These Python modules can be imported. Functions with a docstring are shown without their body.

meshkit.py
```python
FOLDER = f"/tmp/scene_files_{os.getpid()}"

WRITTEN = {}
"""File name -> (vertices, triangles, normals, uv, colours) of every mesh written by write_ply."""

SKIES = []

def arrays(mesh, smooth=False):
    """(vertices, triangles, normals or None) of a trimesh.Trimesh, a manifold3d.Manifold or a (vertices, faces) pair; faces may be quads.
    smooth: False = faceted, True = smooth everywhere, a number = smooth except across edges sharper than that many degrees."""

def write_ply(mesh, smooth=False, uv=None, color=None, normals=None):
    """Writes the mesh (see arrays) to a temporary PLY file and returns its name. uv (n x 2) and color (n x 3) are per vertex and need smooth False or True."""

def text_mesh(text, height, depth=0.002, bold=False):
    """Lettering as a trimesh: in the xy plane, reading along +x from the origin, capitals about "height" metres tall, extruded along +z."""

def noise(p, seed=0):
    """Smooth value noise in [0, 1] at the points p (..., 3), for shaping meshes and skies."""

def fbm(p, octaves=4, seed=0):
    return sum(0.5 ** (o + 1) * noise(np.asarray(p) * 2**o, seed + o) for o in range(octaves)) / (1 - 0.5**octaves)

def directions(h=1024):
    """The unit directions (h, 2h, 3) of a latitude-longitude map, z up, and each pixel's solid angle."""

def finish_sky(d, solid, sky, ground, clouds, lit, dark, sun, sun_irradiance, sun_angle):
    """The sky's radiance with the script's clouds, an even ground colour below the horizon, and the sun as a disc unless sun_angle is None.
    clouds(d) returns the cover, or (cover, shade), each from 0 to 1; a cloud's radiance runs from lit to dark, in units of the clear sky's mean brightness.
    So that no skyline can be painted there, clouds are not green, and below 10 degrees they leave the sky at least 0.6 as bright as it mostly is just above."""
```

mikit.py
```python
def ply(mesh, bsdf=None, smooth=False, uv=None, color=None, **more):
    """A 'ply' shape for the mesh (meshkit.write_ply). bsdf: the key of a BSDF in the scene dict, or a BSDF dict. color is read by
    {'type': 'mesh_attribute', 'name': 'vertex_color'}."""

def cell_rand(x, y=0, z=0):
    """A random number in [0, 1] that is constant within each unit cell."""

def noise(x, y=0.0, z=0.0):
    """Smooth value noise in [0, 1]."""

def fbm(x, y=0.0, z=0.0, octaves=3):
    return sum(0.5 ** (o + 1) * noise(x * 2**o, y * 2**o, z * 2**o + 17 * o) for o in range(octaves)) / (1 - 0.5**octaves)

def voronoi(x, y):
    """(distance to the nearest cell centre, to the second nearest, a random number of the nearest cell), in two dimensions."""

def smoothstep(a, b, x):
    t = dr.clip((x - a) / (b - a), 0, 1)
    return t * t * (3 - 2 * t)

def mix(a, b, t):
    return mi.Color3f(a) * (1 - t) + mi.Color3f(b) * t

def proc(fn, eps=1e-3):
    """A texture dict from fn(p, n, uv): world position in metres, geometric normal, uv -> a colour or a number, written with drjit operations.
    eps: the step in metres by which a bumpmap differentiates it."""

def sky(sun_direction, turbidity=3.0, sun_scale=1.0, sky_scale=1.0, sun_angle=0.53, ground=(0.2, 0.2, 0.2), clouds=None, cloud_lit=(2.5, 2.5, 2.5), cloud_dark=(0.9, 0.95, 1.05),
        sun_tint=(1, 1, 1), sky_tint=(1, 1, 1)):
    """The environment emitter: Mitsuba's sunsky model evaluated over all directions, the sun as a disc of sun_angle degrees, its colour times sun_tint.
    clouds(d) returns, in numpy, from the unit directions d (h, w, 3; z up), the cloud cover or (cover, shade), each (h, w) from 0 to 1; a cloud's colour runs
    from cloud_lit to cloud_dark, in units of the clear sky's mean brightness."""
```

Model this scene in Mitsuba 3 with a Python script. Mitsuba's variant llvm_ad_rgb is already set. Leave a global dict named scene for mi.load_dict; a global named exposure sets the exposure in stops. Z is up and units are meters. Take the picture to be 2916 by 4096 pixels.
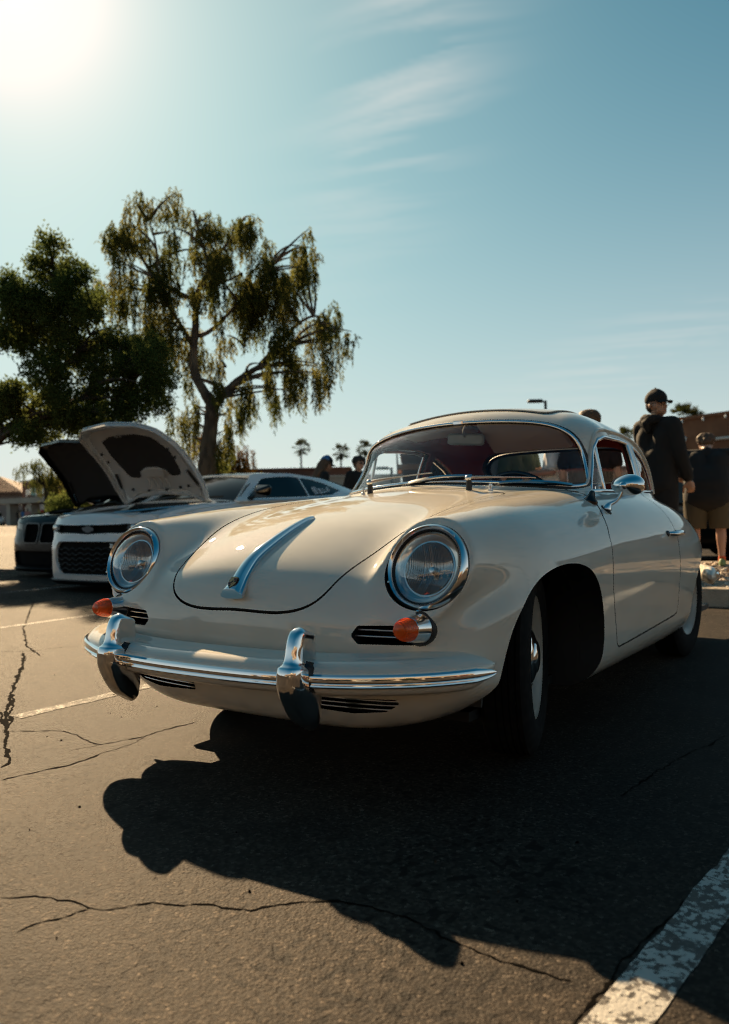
import math, random
import numpy as np, shapely, trimesh, drjit as dr, mitsuba as mi, mikit, meshkit
import manifold3d as m3
from shapely import affinity
from scipy import ndimage
from scipy.spatial import cKDTree
from scipy.interpolate import CubicSpline, PchipInterpolator
T = mi.ScalarTransform4f
scene, labels = {}, {}
# ---------------------------------------------------------------- camera
CAM = np.array([2.598, 1.785, .808])
_yaw, _pitch, _roll = math.radians(214.2), math.radians(-.05), math.radians(-1.15)
_F = np.array([math.cos(_yaw) * math.cos(_pitch), math.sin(_yaw) * math.cos(_pitch), math.sin(_pitch)])
_R0 = np.cross(_F, [0, 0, 1]); _R0 /= np.linalg.norm(_R0)
_U = -math.sin(_roll) * _R0 + math.cos(_roll) * np.cross(_R0, _F)
scene['camera'] = {'type': 'thinlens', 'fov': 2 * math.degrees(math.atan(1458 / 3363)), 'fov_axis': 'x', 'aperture_radius': .0045, 'focus_distance': 2.75,
                   'near_clip': .05, 'far_clip': 2000, 'to_world': T().look_at(origin=CAM.tolist(), target=(CAM + _F).tolist(), up=_U.tolist())}
# ---------------------------------------------------------------- sky and sun (the sun stands just inside the top left of the frame)
SUN_AZ, SUN_EL = math.radians(214.2 + 22.6), math.radians(30.9)
SUN = np.array([math.cos(SUN_AZ) * math.cos(SUN_EL), math.sin(SUN_AZ) * math.cos(SUN_EL), math.sin(SUN_EL)])
def cirrus(d):
    """thin high cloud: a bright aureole of haze round the sun, a streaky veil higher up, pale haze low down"""
    el = np.degrees(np.arcsin(np.clip(d[..., 2], -1, 1)))
    ang = np.degrees(np.arccos(np.clip(d @ SUN, -1, 1)))
    halo = .45 * np.exp(-(ang / 5.5) ** 2) + .45 * np.exp(-ang / 8) + .50 * np.exp(-(ang / 24) ** 1.7)
    q = d[..., :2] / np.maximum(d[..., 2:], .06)
    a = q[..., 0] * math.cos(1.85) + q[..., 1] * math.sin(1.85); b = -q[..., 0] * math.sin(1.85) + q[..., 1] * math.cos(1.85)
    w = meshkit.fbm(np.stack([a * 1.1, b * 1.1, a * 0], -1), 4, 9)
    n = meshkit.fbm(np.stack([a * 1.6 + 1.5 * w, b * 9.0 + 3.4 * w, a * 0], -1), 6, 4)
    big = meshkit.fbm(np.stack([q[..., 0] * .8, q[..., 1] * .8, a * 0 + 3.3], -1), 3, CLOUD_SEED)
    az = (np.degrees(np.arctan2(d[..., 1], d[..., 0])) - 213 + 180) % 360 - 180
    patch = np.exp(-((az + 2.5 + .35 * (el - 28)) / 5.0) ** 2 - ((el - 29) / 8.5) ** 2) + .28 * np.exp(-((az + 17) / 9) ** 2 - ((el - 10 + .35 * (az + 17)) / 2.6) ** 2)
    veil = np.clip((n - .41) * 3.4, 0, 1) * np.clip(patch + .5 * np.clip((big - .52) * 5, 0, 1) * (np.abs(az) > 40), 0, 1) * .32 * np.clip(el / 8, 0, 1)
    low = .80 * np.exp(-(el / 15.5) ** 1.4)
    return np.clip(halo + veil + low, 0, 1), np.clip(1.05 - 1.2 * np.exp(-ang / 11), 0, 1)
CLOUD_SEED = 21
exposure = 2.28
scene['sky'] = mikit.sky(SUN.tolist(), turbidity=3.0, sun_scale=2.0, sky_scale=.48, sun_tint=(1, .91, .79), sky_tint=(.08, .98, 1.0), clouds=cirrus, cloud_lit=(8.0, 7.5, 6.9), cloud_dark=(5.9, 5.6, 5.2), ground=(.16, .14, .11))
# ---------------------------------------------------------------- helpers
def numbered(key):
    base, k = key, 1
    while key in scene or any(x.startswith(key + '__') for x in scene) or key in labels:
        key = f'{base}_{k:03d}'; k += 1
    return key
def tag(key, label, cat=None, group=None, kind=None):
    labels[key] = {k: v for k, v in (('label', label), ('category', cat), ('group', group), ('kind', kind)) if v}
    return key
def thing(name, label, cat, group=None):
    return tag(numbered(name), label, cat, group)
def put(parent, name, mesh, bsdf, smooth=35, to_world=None, **kw):
    """one entry of the scene, a child of parent when that is given"""
    key = numbered(f'{parent}__{name}' if parent else name)
    d = dict(mesh) if isinstance(mesh, dict) else mikit.ply(mesh, bsdf, smooth, **kw)
    if to_world is not None: d['to_world'] = to_world
    scene[key] = d
    return key
def struct(name, mesh, bsdf, smooth=False, **kw):
    key = put(None, name, mesh, bsdf, smooth, **kw)
    labels[key] = {'kind': 'structure'}
    return key
def rgb(*c): return {'type': 'rgb', 'value': list(c)}
def mat(name, d, two=True):
    scene[name] = {'type': 'twosided', 'bsdf': d} if two else d
    return name
def pr(name, color, rough=.5, two=True, **kw):
    c = color if isinstance(color, dict) else rgb(*color)
    return mat(name, {'type': 'principled', 'base_color': c, 'roughness': rough, **kw}, two)
def join(ms):
    out, n = [[], []], 0
    for m in ms:
        v, f = (m.vertices, m.faces) if hasattr(m, 'vertices') else arr(m)
        out[0].append(np.asarray(v, float)); out[1].append(np.asarray(f, int) + n); n += len(v)
    return np.vstack(out[0]), np.vstack(out[1])
def arr(m):
    if hasattr(m, 'to_mesh'):
        x = m.to_mesh(); return np.array(x.vert_properties[:, :3], float), np.array(x.tri_verts, int)
    if hasattr(m, 'vertices'): return np.asarray(m.vertices, float), np.asarray(m.faces, int)
    v, f = np.asarray(m[0], float), np.asarray(m[1], int)
    if f.shape[1] == 4: f = np.vstack([f[:, [0, 1, 2]], f[:, [0, 2, 3]]])
    return v, f
def man(m):
    v, f = arr(m)
    return m3.Manifold(m3.Mesh(np.ascontiguousarray(v, np.float32), np.ascontiguousarray(f, np.uint32)))
def xf(m, R=None, t=(0, 0, 0), s=1):
    v, f = arr(m)
    v = v * s
    if R is not None: v = v @ np.asarray(R, float).T
    return v + np.asarray(t, float), f
def rot(axis, deg):
    return trimesh.transformations.rotation_matrix(math.radians(deg), axis)[:3, :3]
def frame(n, up=(0, 0, 1)):
    """rotation whose z axis is n and whose y axis is nearest to up"""
    n = np.asarray(n, float) / np.linalg.norm(n); x = np.cross(up, n); x /= np.linalg.norm(x)
    return np.stack([x, np.cross(n, x), n], 1)
def box(lo, hi, ch=0):
    lo, hi = np.array(lo, float), np.array(hi, float)
    if ch <= 0: return arr(trimesh.creation.box(bounds=[lo, hi]))
    c = min(ch, .45 * (hi - lo).min()); pts = []
    for k in range(3):
        for s in np.ndindex(2, 2, 2):
            p = np.where(s, hi - c, lo + c); p[k] = hi[k] if s[k] else lo[k]; pts.append(p)
    return arr(m3.Manifold.hull_points(np.array(pts)))
def lathe(prof, n=48, R=None, t=(0, 0, 0)):
    """revolve (r, z) about z"""
    m = trimesh.creation.revolve(np.asarray(prof, float), sections=n)
    return xf(m, R, t)
def rings(rs, closed=True, caps=True):
    """surface through rings of points (k, n, 3)"""
    rs = np.asarray(rs, float); k, n = rs.shape[:2]
    i, j = np.meshgrid(np.arange(k - 1), np.arange(n if closed else n - 1), indexing='ij')
    a, b = i * n + j, i * n + (j + 1) % n
    f = np.stack([a, b, b + n, a + n], -1).reshape(-1, 4)
    f = np.vstack([f[:, [0, 1, 2]], f[:, [0, 2, 3]]]); v = rs.reshape(-1, 3)
    if caps and closed:
        c0, c1 = len(v), len(v) + 1
        v = np.vstack([v, rs[0].mean(0), rs[-1].mean(0)]); q = np.arange(n)
        f = np.vstack([f, np.stack([np.full(n, c0), (q + 1) % n, q], 1), np.stack([np.full(n, c1), (k - 1) * n + q, (k - 1) * n + (q + 1) % n], 1)])
    return v, f
def sweep(path, sec, closed=False, up=(0, 0, 1), scale=None, normals=None, caps=True):
    """section (m, 2) (x: sideways, y: along up or the given normals) swept along a path of points"""
    p = np.asarray(path, float); n = len(p)
    t = np.roll(p, -1, 0) - np.roll(p, 1, 0) if closed else np.gradient(p, axis=0)
    t /= np.linalg.norm(t, axis=1, keepdims=True)
    u = np.broadcast_to(np.asarray(up if normals is None else normals, float), p.shape)
    s = np.cross(t, u); s /= np.linalg.norm(s, axis=1, keepdims=True); u = np.cross(s, t)
    sc = np.ones(n) if scale is None else np.asarray(scale)
    sec = np.asarray(sec, float)
    rs = p[:, None] + sc[:, None, None] * (sec[None, :, :1] * s[:, None] + sec[None, :, 1:] * u[:, None])
    if closed: return rings(np.concatenate([rs, rs[:1]]), True, False)
    return rings(rs, True, caps)
def tube(path, r, n=10, closed=False):
    a = np.arange(n) * 2 * np.pi / n; p = np.asarray(path, float)
    up = (0, 0, 1) if abs(np.ptp(p[:, 2])) < .9 * np.linalg.norm(np.ptp(p, axis=0)) else (1, .1, 0)
    rr = np.broadcast_to(r, (len(p),))
    return sweep(p, np.stack([np.cos(a), np.sin(a)], 1), closed, up, rr)
def ellipsoid(c, r, n=24, R=None):
    m = trimesh.creation.uv_sphere(1.0, count=[n // 2 + 1, n])
    v = m.vertices * np.asarray(r, float)
    return (v if R is None else v @ np.asarray(R).T) + np.asarray(c, float), np.asarray(m.faces)
def extrude(poly, h, z0=0.):
    """polygon (points or shapely) as a slab from z0 to z0 + h"""
    poly = poly if hasattr(poly, 'exterior') else shapely.Polygon(poly)
    return xf(trimesh.creation.extrude_polygon(poly, h, engine='earcut'), t=(0, 0, z0))
def hull_chain(pts, rad, n=16):
    """manifold of spheres hulled one to the next"""
    b = [m3.Manifold.sphere(r, n).translate(list(map(float, p))) for p, r in zip(pts, rad)]
    return [m3.Manifold.batch_hull([b[i], b[i + 1]]) for i in range(len(b) - 1)]
AX = {'x': np.array([[0, 0, 1], [1, 0, 0], [0, 1, 0.]]), 'y': np.array([[1, 0, 0], [0, 0, -1], [0, 1, 0.]])}
def prism(poly, axis, a, b):
    """polygon extruded along an axis from a to b: axis x takes (y, z) points, axis y takes (x, z), axis z takes (x, y)"""
    poly = poly if hasattr(poly, 'exterior') else shapely.Polygon(poly).buffer(0)
    v, f = extrude(poly, b - a, a)
    if axis == 'x': v = v[:, [2, 0, 1]]
    if axis == 'y': v = v[:, [0, 2, 1]]; f = f[:, ::-1]
    return v, f
def rpoly(pts, r, n=6):
    """polygon with rounded corners"""
    return shapely.Polygon(pts).buffer(0).buffer(-r, quad_segs=n).buffer(r, quad_segs=n)
def resample(p, n, closed=True):
    p = np.asarray(p, float)
    if closed: p = np.vstack([p, p[:1]]) if np.linalg.norm(p[0] - p[-1]) > 1e-9 else p
    t = np.concatenate([[0], np.cumsum(np.linalg.norm(np.diff(p, axis=0), axis=1))])
    s = np.linspace(0, t[-1], n + 1)[:-1] if closed else np.linspace(0, t[-1], n)
    return np.stack([np.interp(s, t, p[:, k]) for k in range(p.shape[1])], 1)
# ---------------------------------------------------------------- materials
P, NZ, FB, SS, MX = mikit.proc, mikit.noise, mikit.fbm, mikit.smoothstep, mikit.mix
def chrome(name, c=(.78, .79, .80), a=.03): return mat(name, {'type': 'principled', 'base_color': rgb(*c), 'metallic': 1.0, 'roughness': math.sqrt(a), 'specular': .5})
def plastic(name, c, a=.04, ior=1.5):
    return mat(name, {'type': 'roughplastic', 'diffuse_reflectance': c if isinstance(c, dict) else rgb(*c), 'alpha': a, 'int_ior': ior, 'nonlinear': True})
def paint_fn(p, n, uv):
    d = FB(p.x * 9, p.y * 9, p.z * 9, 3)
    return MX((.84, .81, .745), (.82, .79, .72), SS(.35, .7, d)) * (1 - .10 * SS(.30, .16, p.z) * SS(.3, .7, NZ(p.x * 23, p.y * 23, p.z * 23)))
plastic('cream_paint', P(paint_fn), .003, 1.55)
chrome('chrome', a=.0025)
chrome('satin_metal', (.62, .62, .61), .05)
chrome('reflector_metal', (.50, .51, .50), .02)
plastic('black_rubber', (.012, .012, .012), .35)
pr('black_cloth', (.010, .010, .011), .9)
def tyre_fn(p, n, uv): return MX((.004, .004, .004), (.009, .008, .007), SS(.45, .75, FB(p.x * 40, p.y * 40, p.z * 40, 2)))
pr('tyre_rubber', P(tyre_fn), .85, specular=.2)
plastic('rim_paint', (.55, .52, .46), .12)
mat('window_glass', {'type': 'thindielectric', 'int_ior': 1.25}, False)
plastic('black_gloss', (.008, .008, .009), .03)
plastic('black_matte', (.012, .012, .012), .5)
plastic('dark_grey_plastic', (.03, .03, .032), .2)
pr('headliner_red', (.15, .034, .029), .9)
pr('visor_vinyl', (.34, .30, .27), .8)
plastic('dash_leather', (.02, .012, .011), .3)
pr('seat_leather', (.16, .03, .026), .5)
mat('amber_glass', {'type': 'principled', 'base_color': rgb(1.0, .12, .012), 'roughness': .10, 'spec_trans': .35, 'eta': 1.5}, False)
mat('lens_glass', {'type': 'thindielectric', 'int_ior': 1.52}, False)
plastic('emblem_gold', (.62, .50, .24), .2); plastic('emblem_red', (.28, .02, .015), .15); plastic('emblem_black', (.01, .01, .01), .15)
chrome('wheel_disc', (.42, .41, .40), .02)
pr('flute_glass', (.42, .43, .42), .12, metallic=.95)
plastic('mirror_back', (.42, .48, .48), .12)
# ---------------------------------------------------------------- ground: worn asphalt lot, stall lines, cracks, kerbed gravel island
def asphalt_pit(p):
    return SS(.66, .78, NZ(p.x * 75, p.y * 75)) * SS(.35, .6, NZ(p.x * 5, p.y * 5 + 40))
def asphalt_h(p):
    v1, _, r1 = mikit.voronoi(p.x * 150, p.y * 150)
    return .0012 * r1 * SS(.8, .25, v1) + .0009 * NZ(p.x * 230, p.y * 230) + .0008 * NZ(p.x * 95 + 3, p.y * 95) - .0006 * asphalt_pit(p) + .0007 * NZ(p.x * 31, p.y * 31 + 9)
def asphalt_c(p):
    big = FB(p.x * .55, p.y * .55, 3.0, 4)
    mid = FB(p.x * 4.5, p.y * 4.5, 9.0, 3)
    _, _, r = mikit.voronoi(p.x * 150, p.y * 150)
    c = MX((.034, .0262, .0192), (.058, .0455, .0335), SS(.35, .65, big))
    c = MX(c, (.023, .0195, .016), .45 * SS(.5, .7, mid))
    c = c * (.42 + .85 * r * r + .9 * SS(.93, 1.0, r)) * (.75 + .5 * FB(p.x * 1.7, p.y * 1.7, 6.0, 3))
    c = MX(c, (.010, .008, .007), .6 * asphalt_pit(p))
    fl = SS(.70, .80, NZ(p.x * 58 + 5 * NZ(p.x * 9, p.y * 9), p.y * 58)) * SS(.40, .62, FB(p.x * 2.3, p.y * 2.3, 4.0, 3))
    c = MX(c, (.006, .005, .004), .85 * fl)
    oil = SS(.62, .72, FB(p.x * .9 + 7, p.y * .9 + 2, 1.0, 3))
    return MX(c, (.018, .015, .0125), .4 * oil)
def ground_fn(p, n, uv): return asphalt_c(p)
def rough(name, colour, hfn, r=.62, spec=.5, eps=.001):
    return mat(name, {'type': 'bumpmap', 'arbitrary': P(hfn, eps), 'scale': 1.0, 'bsdf': {'type': 'principled', 'base_color': P(colour), 'roughness': r, 'specular': spec}})
rough('asphalt', ground_fn, lambda p, n, uv: asphalt_h(p), .74, .10)
def line_c(p, wr):
    v1, v2, _ = mikit.voronoi(p.x * 15 + .9 * NZ(p.x * 25, p.y * 25), p.y * 5 + .5 * NZ(p.x * 40, p.y * 40, 3.0))
    crk = SS(.05, .015, v2 - v1) * SS(.3, .6, NZ(p.x * 7, p.y * 7, 4.0))
    worn = SS(wr, wr + .10, FB(p.x * 95, p.y * 95, 5.0, 3) * .60 + .25 * FB(p.x * 24, p.y * 24, 2.0, 2) + .15 * FB(p.x * 4, p.y * 4, 2.0, 2))
    paint = MX((.42, .40, .36), (.30, .285, .25), FB(p.x * 12, p.y * 12, 1.0, 3))
    return MX(paint, asphalt_c(p) * .9, dr.clip(crk + worn, 0, 1) * .93)
rough('faint_line_paint', lambda p, n, uv: line_c(p, .40), lambda p, n, uv: .8 * asphalt_h(p), .7, .1)
rough('worn_line_paint', lambda p, n, uv: line_c(p, .455), lambda p, n, uv: .6 * asphalt_h(p), .55, .4)
pr('crack_dark', (.0035, .003, .0025), 1.0, specular=.02)
def sheet(x0, y0, x1, y1, z=0.): return np.array([[x0, y0, z], [x1, y0, z], [x1, y1, z], [x0, y1, z]], float), np.array([[0, 1, 2], [0, 2, 3]])
struct('ground', sheet(-420, -420, 420, 420), 'asphalt')
rng = np.random.default_rng(5)
def wavy_strip(x0, x1, y, w, z=.004, slope=0.):
    xs = np.arange(x0, x1, .03); j = lambda: np.convolve(rng.normal(0, .006, len(xs) + 8), np.ones(5) / 5, 'same')[4:-4]
    y = y + slope * (xs - x1)
    a, b = np.column_stack([xs, y - w / 2 + j(), xs * 0 + z]), np.column_stack([xs, y + w / 2 + j(), xs * 0 + z])
    n = len(xs); i = np.arange(n - 1)
    return np.vstack([a, b]), np.vstack([np.stack([i, i + 1, i + 1 + n], 1), np.stack([i, i + 1 + n, i + n], 1)])
for k, y in enumerate((1.315, -1.315, -3.95, -6.62, -9.25, -11.9)):
    struct('parking_line', wavy_strip(-4.4, .60 if y < 0 else 1.9, y, .08 if y < 0 else .092, .002, 0. if y < 0 else -.074), 'faint_line_paint' if y < 0 else 'worn_line_paint')
for k, y in enumerate(np.arange(-40, 30, 2.65)):
    struct('parking_line', wavy_strip(-24, -19.5, y, .1, .004), 'worn_line_paint')
def ribbon(pts, w, seed):
    """a crack: a jagged dark ribbon of uneven width lying in the surface"""
    r = np.random.default_rng(seed); p = np.asarray(pts, float)
    n = max(8, int(np.linalg.norm(np.diff(p, axis=0), axis=1).sum() / .012)); q = resample(p, n, False)
    d = np.gradient(q, axis=0); d /= np.linalg.norm(d, axis=1, keepdims=True); nn = np.column_stack([-d[:, 1], d[:, 0]])
    j = np.convolve(r.normal(0, .006, n + 12), np.ones(5) / 5, 'same')[6:-6] + np.convolve(r.normal(0, .003, n + 12), np.ones(2) / 2, 'same')[6:-6]
    q = q + nn * j[:, None]
    ww = w * (.35 + 1.3 * np.abs(np.convolve(r.normal(0, 1, n + 12), np.ones(4) / 4, 'same')[6:-6])); ww[[0, -1]] = 0
    a, b = np.column_stack([q - nn * ww[:, None] / 2, np.full(n, .0013)]), np.column_stack([q + nn * ww[:, None] / 2, np.full(n, .0013)])
    i = np.arange(n - 1)
    return np.vstack([a, b]), np.vstack([np.stack([i, i + 1, i + 1 + n], 1), np.stack([i, i + 1 + n, i + n], 1)])
CRACKS = [
    (0.017, [(-0.415, -2.761), (-0.238, -2.489), (-0.003, -2.169), (0.18, -1.938), (0.377, -1.671), (0.527, -1.462), (0.627, -1.322), (0.711, -1.181), (0.789, -1.054), (0.879, -0.929), (0.964, -0.77), (1.02, -0.734)]),
    (0.014, [(0.351, -1.688), (0.462, -1.518), (0.563, -1.39), (0.628, -1.274), (0.708, -1.176)]),
    (0.012, [(0.557, -1.46), (0.647, -1.307), (0.713, -1.183)]),
    (0.006, [(0.727, -1.141), (0.672, -1.044), (0.619, -0.966), (0.627, -0.856), (0.668, -0.741), (0.676, -0.675), (0.592, -0.649), (0.518, -0.624), (0.393, -0.625), (0.253, -0.613)]),
    (0.006, [(1.094, -0.617), (1.025, -0.602), (0.955, -0.583), (0.892, -0.566), (0.795, -0.568), (0.718, -0.578), (0.631, -0.578), (0.525, -0.616)]),
    (0.004, [(0.791, -0.704), (0.736, -0.702), (0.676, -0.675)]),
    (0.006, [(-0.364, -2.919), (-0.426, -2.824), (-0.513, -2.752), (-0.657, -2.724), (-0.727, -2.651)]),
    (0.005, [(1.562, 0.121), (1.529, 0.17), (1.505, 0.227), (1.495, 0.276), (1.493, 0.333), (1.47, 0.368), (1.439, 0.392), (1.404, 0.416), (1.395, 0.45), (1.38, 0.493), (1.359, 0.508), (1.346, 0.556), (1.323, 0.617), (1.256, 0.663), (1.204, 0.738), (1.182, 0.812), (1.186, 0.899), (1.2, 0.987), (1.222, 1.073), (1.231, 1.136), (1.227, 1.265)]),
    (0.0055, [(1.637, 0.291), (1.596, 0.291), (1.537, 0.322), (1.494, 0.335)]),
    (0.005, [(0.425, 1.407), (0.771, 1.352), (1.105, 1.318), (1.33, 1.302), (1.46, 1.306)]),
    (0.006, [(0.964, 1.427), (1.135, 1.411), (1.264, 1.407), (1.359, 1.403)]),
    (0.005, [(0.281, 1.044), (-0.165, 1.093), (-0.534, 1.171)]),
    (0.012, [(-0.396, -2.564), (-0.576, -2.961), (-1.081, -3.757), (-2.316, -5.441)]),
]
struct('pavement_cracks', join([ribbon(p, w, 40 + k) for k, (w, p) in enumerate(CRACKS)]), 'crack_dark')
# loose grit
def stone(r, seed):
    m = trimesh.creation.icosphere(1, 1.0); v = m.vertices * (1 + .25 * np.random.default_rng(seed).normal(0, 1, (len(m.vertices), 1)).clip(-1, 1)) * np.array([1, .8, .6])
    return v * r, m.faces
grit = []
for k in range(70):
    x, y = rng.uniform(-2.5, 2.2), rng.uniform(-4.5, 1.6)
    v, f = stone(rng.uniform(.0018, .0045), k); grit.append((v + [x, y, .002], f))
key = put(None, 'loose_grit', join(grit), 'crack_dark', 40); tag(key, 'specks of dark grit scattered over the worn asphalt', 'grit', kind='stuff')
# the island behind: concrete kerb round a bed of river gravel
ISL = np.array(rpoly([(-4.47, -.75), (-4.47, 14), (-7.75, 14), (-7.75, -.75)], .7).exterior.coords)[:-1]
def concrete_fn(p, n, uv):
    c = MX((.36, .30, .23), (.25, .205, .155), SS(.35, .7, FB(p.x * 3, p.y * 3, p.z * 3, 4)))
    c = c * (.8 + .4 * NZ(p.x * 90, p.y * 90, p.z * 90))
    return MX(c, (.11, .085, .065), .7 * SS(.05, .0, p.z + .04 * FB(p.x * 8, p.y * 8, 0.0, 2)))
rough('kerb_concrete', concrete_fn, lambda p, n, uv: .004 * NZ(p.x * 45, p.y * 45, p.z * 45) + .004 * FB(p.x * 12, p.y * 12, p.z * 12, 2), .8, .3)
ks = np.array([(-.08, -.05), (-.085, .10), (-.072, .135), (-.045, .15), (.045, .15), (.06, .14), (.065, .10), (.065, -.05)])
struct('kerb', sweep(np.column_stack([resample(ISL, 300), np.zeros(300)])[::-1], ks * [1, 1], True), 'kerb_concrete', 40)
def soil_fn(p, n, uv): return MX((.14, .10, .07), (.22, .165, .12), FB(p.x * 14, p.y * 14, 0.0, 3))
pr('soil', P(soil_fn), .95)
struct('planting_bed', extrude(shapely.Polygon(ISL).buffer(-.05), .10), 'soil')
def stone_fn(p, n, uv):
    r = mikit.cell_rand(p.x * 21, p.y * 21, 3)
    return MX(MX((.40, .31, .22), (.26, .19, .13), r), (.48, .43, .36), SS(.75, .9, mikit.cell_rand(p.x * 17, p.y * 17, 8)))
pr('river_gravel', P(stone_fn), .7)
gr = []
for k in range(4200):
    x, y = rng.uniform(-7.6, -4.56), rng.uniform(-.6, 3.2) if k < 3300 else rng.uniform(3.2, 8)
    v, f = stone(rng.uniform(.018, .038), k % 97); a = rng.uniform(0, 6.28); c_, s_ = math.cos(a), math.sin(a)
    v = v @ np.array([[c_, s_, 0], [-s_, c_, 0], [0, 0, 1]])
    gr.append((v + [x, y, .112 + rng.uniform(0, .03)], f))
key = put(None, 'gravel', join(gr), 'river_gravel', 50); tag(key, 'tan river gravel filling the kerbed island behind the cream coupe', 'gravel', kind='stuff')
# ---------------------------------------------------------------- implicit body of the classic coupe (x forward, y to its left, z up, front axle at x = 0)
def smooth_curve(pts, n=700):
    p = np.asarray(pts, float)
    p = np.vstack([p, p[:1]])
    t = np.concatenate([[0], np.cumsum(np.sqrt(np.linalg.norm(np.diff(p, axis=0), axis=1)))])
    return CubicSpline(t, p, bc_type='periodic')(np.linspace(0, t[-1], n + 1)[:-1])

class Dist2:
    """signed distance to a closed smooth curve, on a grid, read with cubic interpolation"""
    def __init__(self, pts, lo, hi, h=.01, curve=None):
        c = smooth_curve(pts, 1600) if curve is None else curve
        self.lo, self.h = np.array(lo, float), h
        n = np.ceil((np.array(hi) - self.lo) / h).astype(int) + 1
        g = np.stack(np.meshgrid(*[self.lo[k] + h * np.arange(n[k]) for k in (0, 1)], indexing='ij'), -1).reshape(-1, 2)
        i = cKDTree(c).query(g)[1]; d = np.full(len(g), 9.)
        for k in (-1, 0):
            a, b = c[(i + k) % len(c)], c[(i + k + 1) % len(c)]; ab = b - a
            t = np.clip(((g - a) * ab).sum(1) / (ab * ab).sum(1), 0, 1)
            d = np.minimum(d, np.linalg.norm(a + t[:, None] * ab - g, axis=1))
        d = np.where(shapely.contains_xy(shapely.Polygon(c).buffer(0), g[:, 0], g[:, 1]), -d, d).reshape(n)
        self.c = ndimage.spline_filter(ndimage.gaussian_filter(d, 1.0), 3)
    def __call__(self, a, b):
        s = np.broadcast(a, b).shape
        q = np.stack([np.broadcast_to((a - self.lo[0]) / self.h, s).ravel(), np.broadcast_to((b - self.lo[1]) / self.h, s).ravel()])
        return ndimage.map_coordinates(self.c, q, order=3, prefilter=False, mode='nearest').reshape(s)

def rmax(a, b, r):
    a, b = a + r, b + r
    return np.sqrt(np.maximum(a, 0) ** 2 + np.maximum(b, 0) ** 2) + np.minimum(np.maximum(a, b), 0) - r
def smin(a, b, k):
    h = np.maximum(k - np.abs(a - b), 0) / k
    return np.minimum(a, b) - h * h * h * k / 6
def smax(a, b, k): return -smin(-a, -b, k)
def sstep(a, b, x):
    t = np.clip((x - a) / (b - a), 0, 1)
    return t * t * t * (t * (6 * t - 15) + 10)

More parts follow.
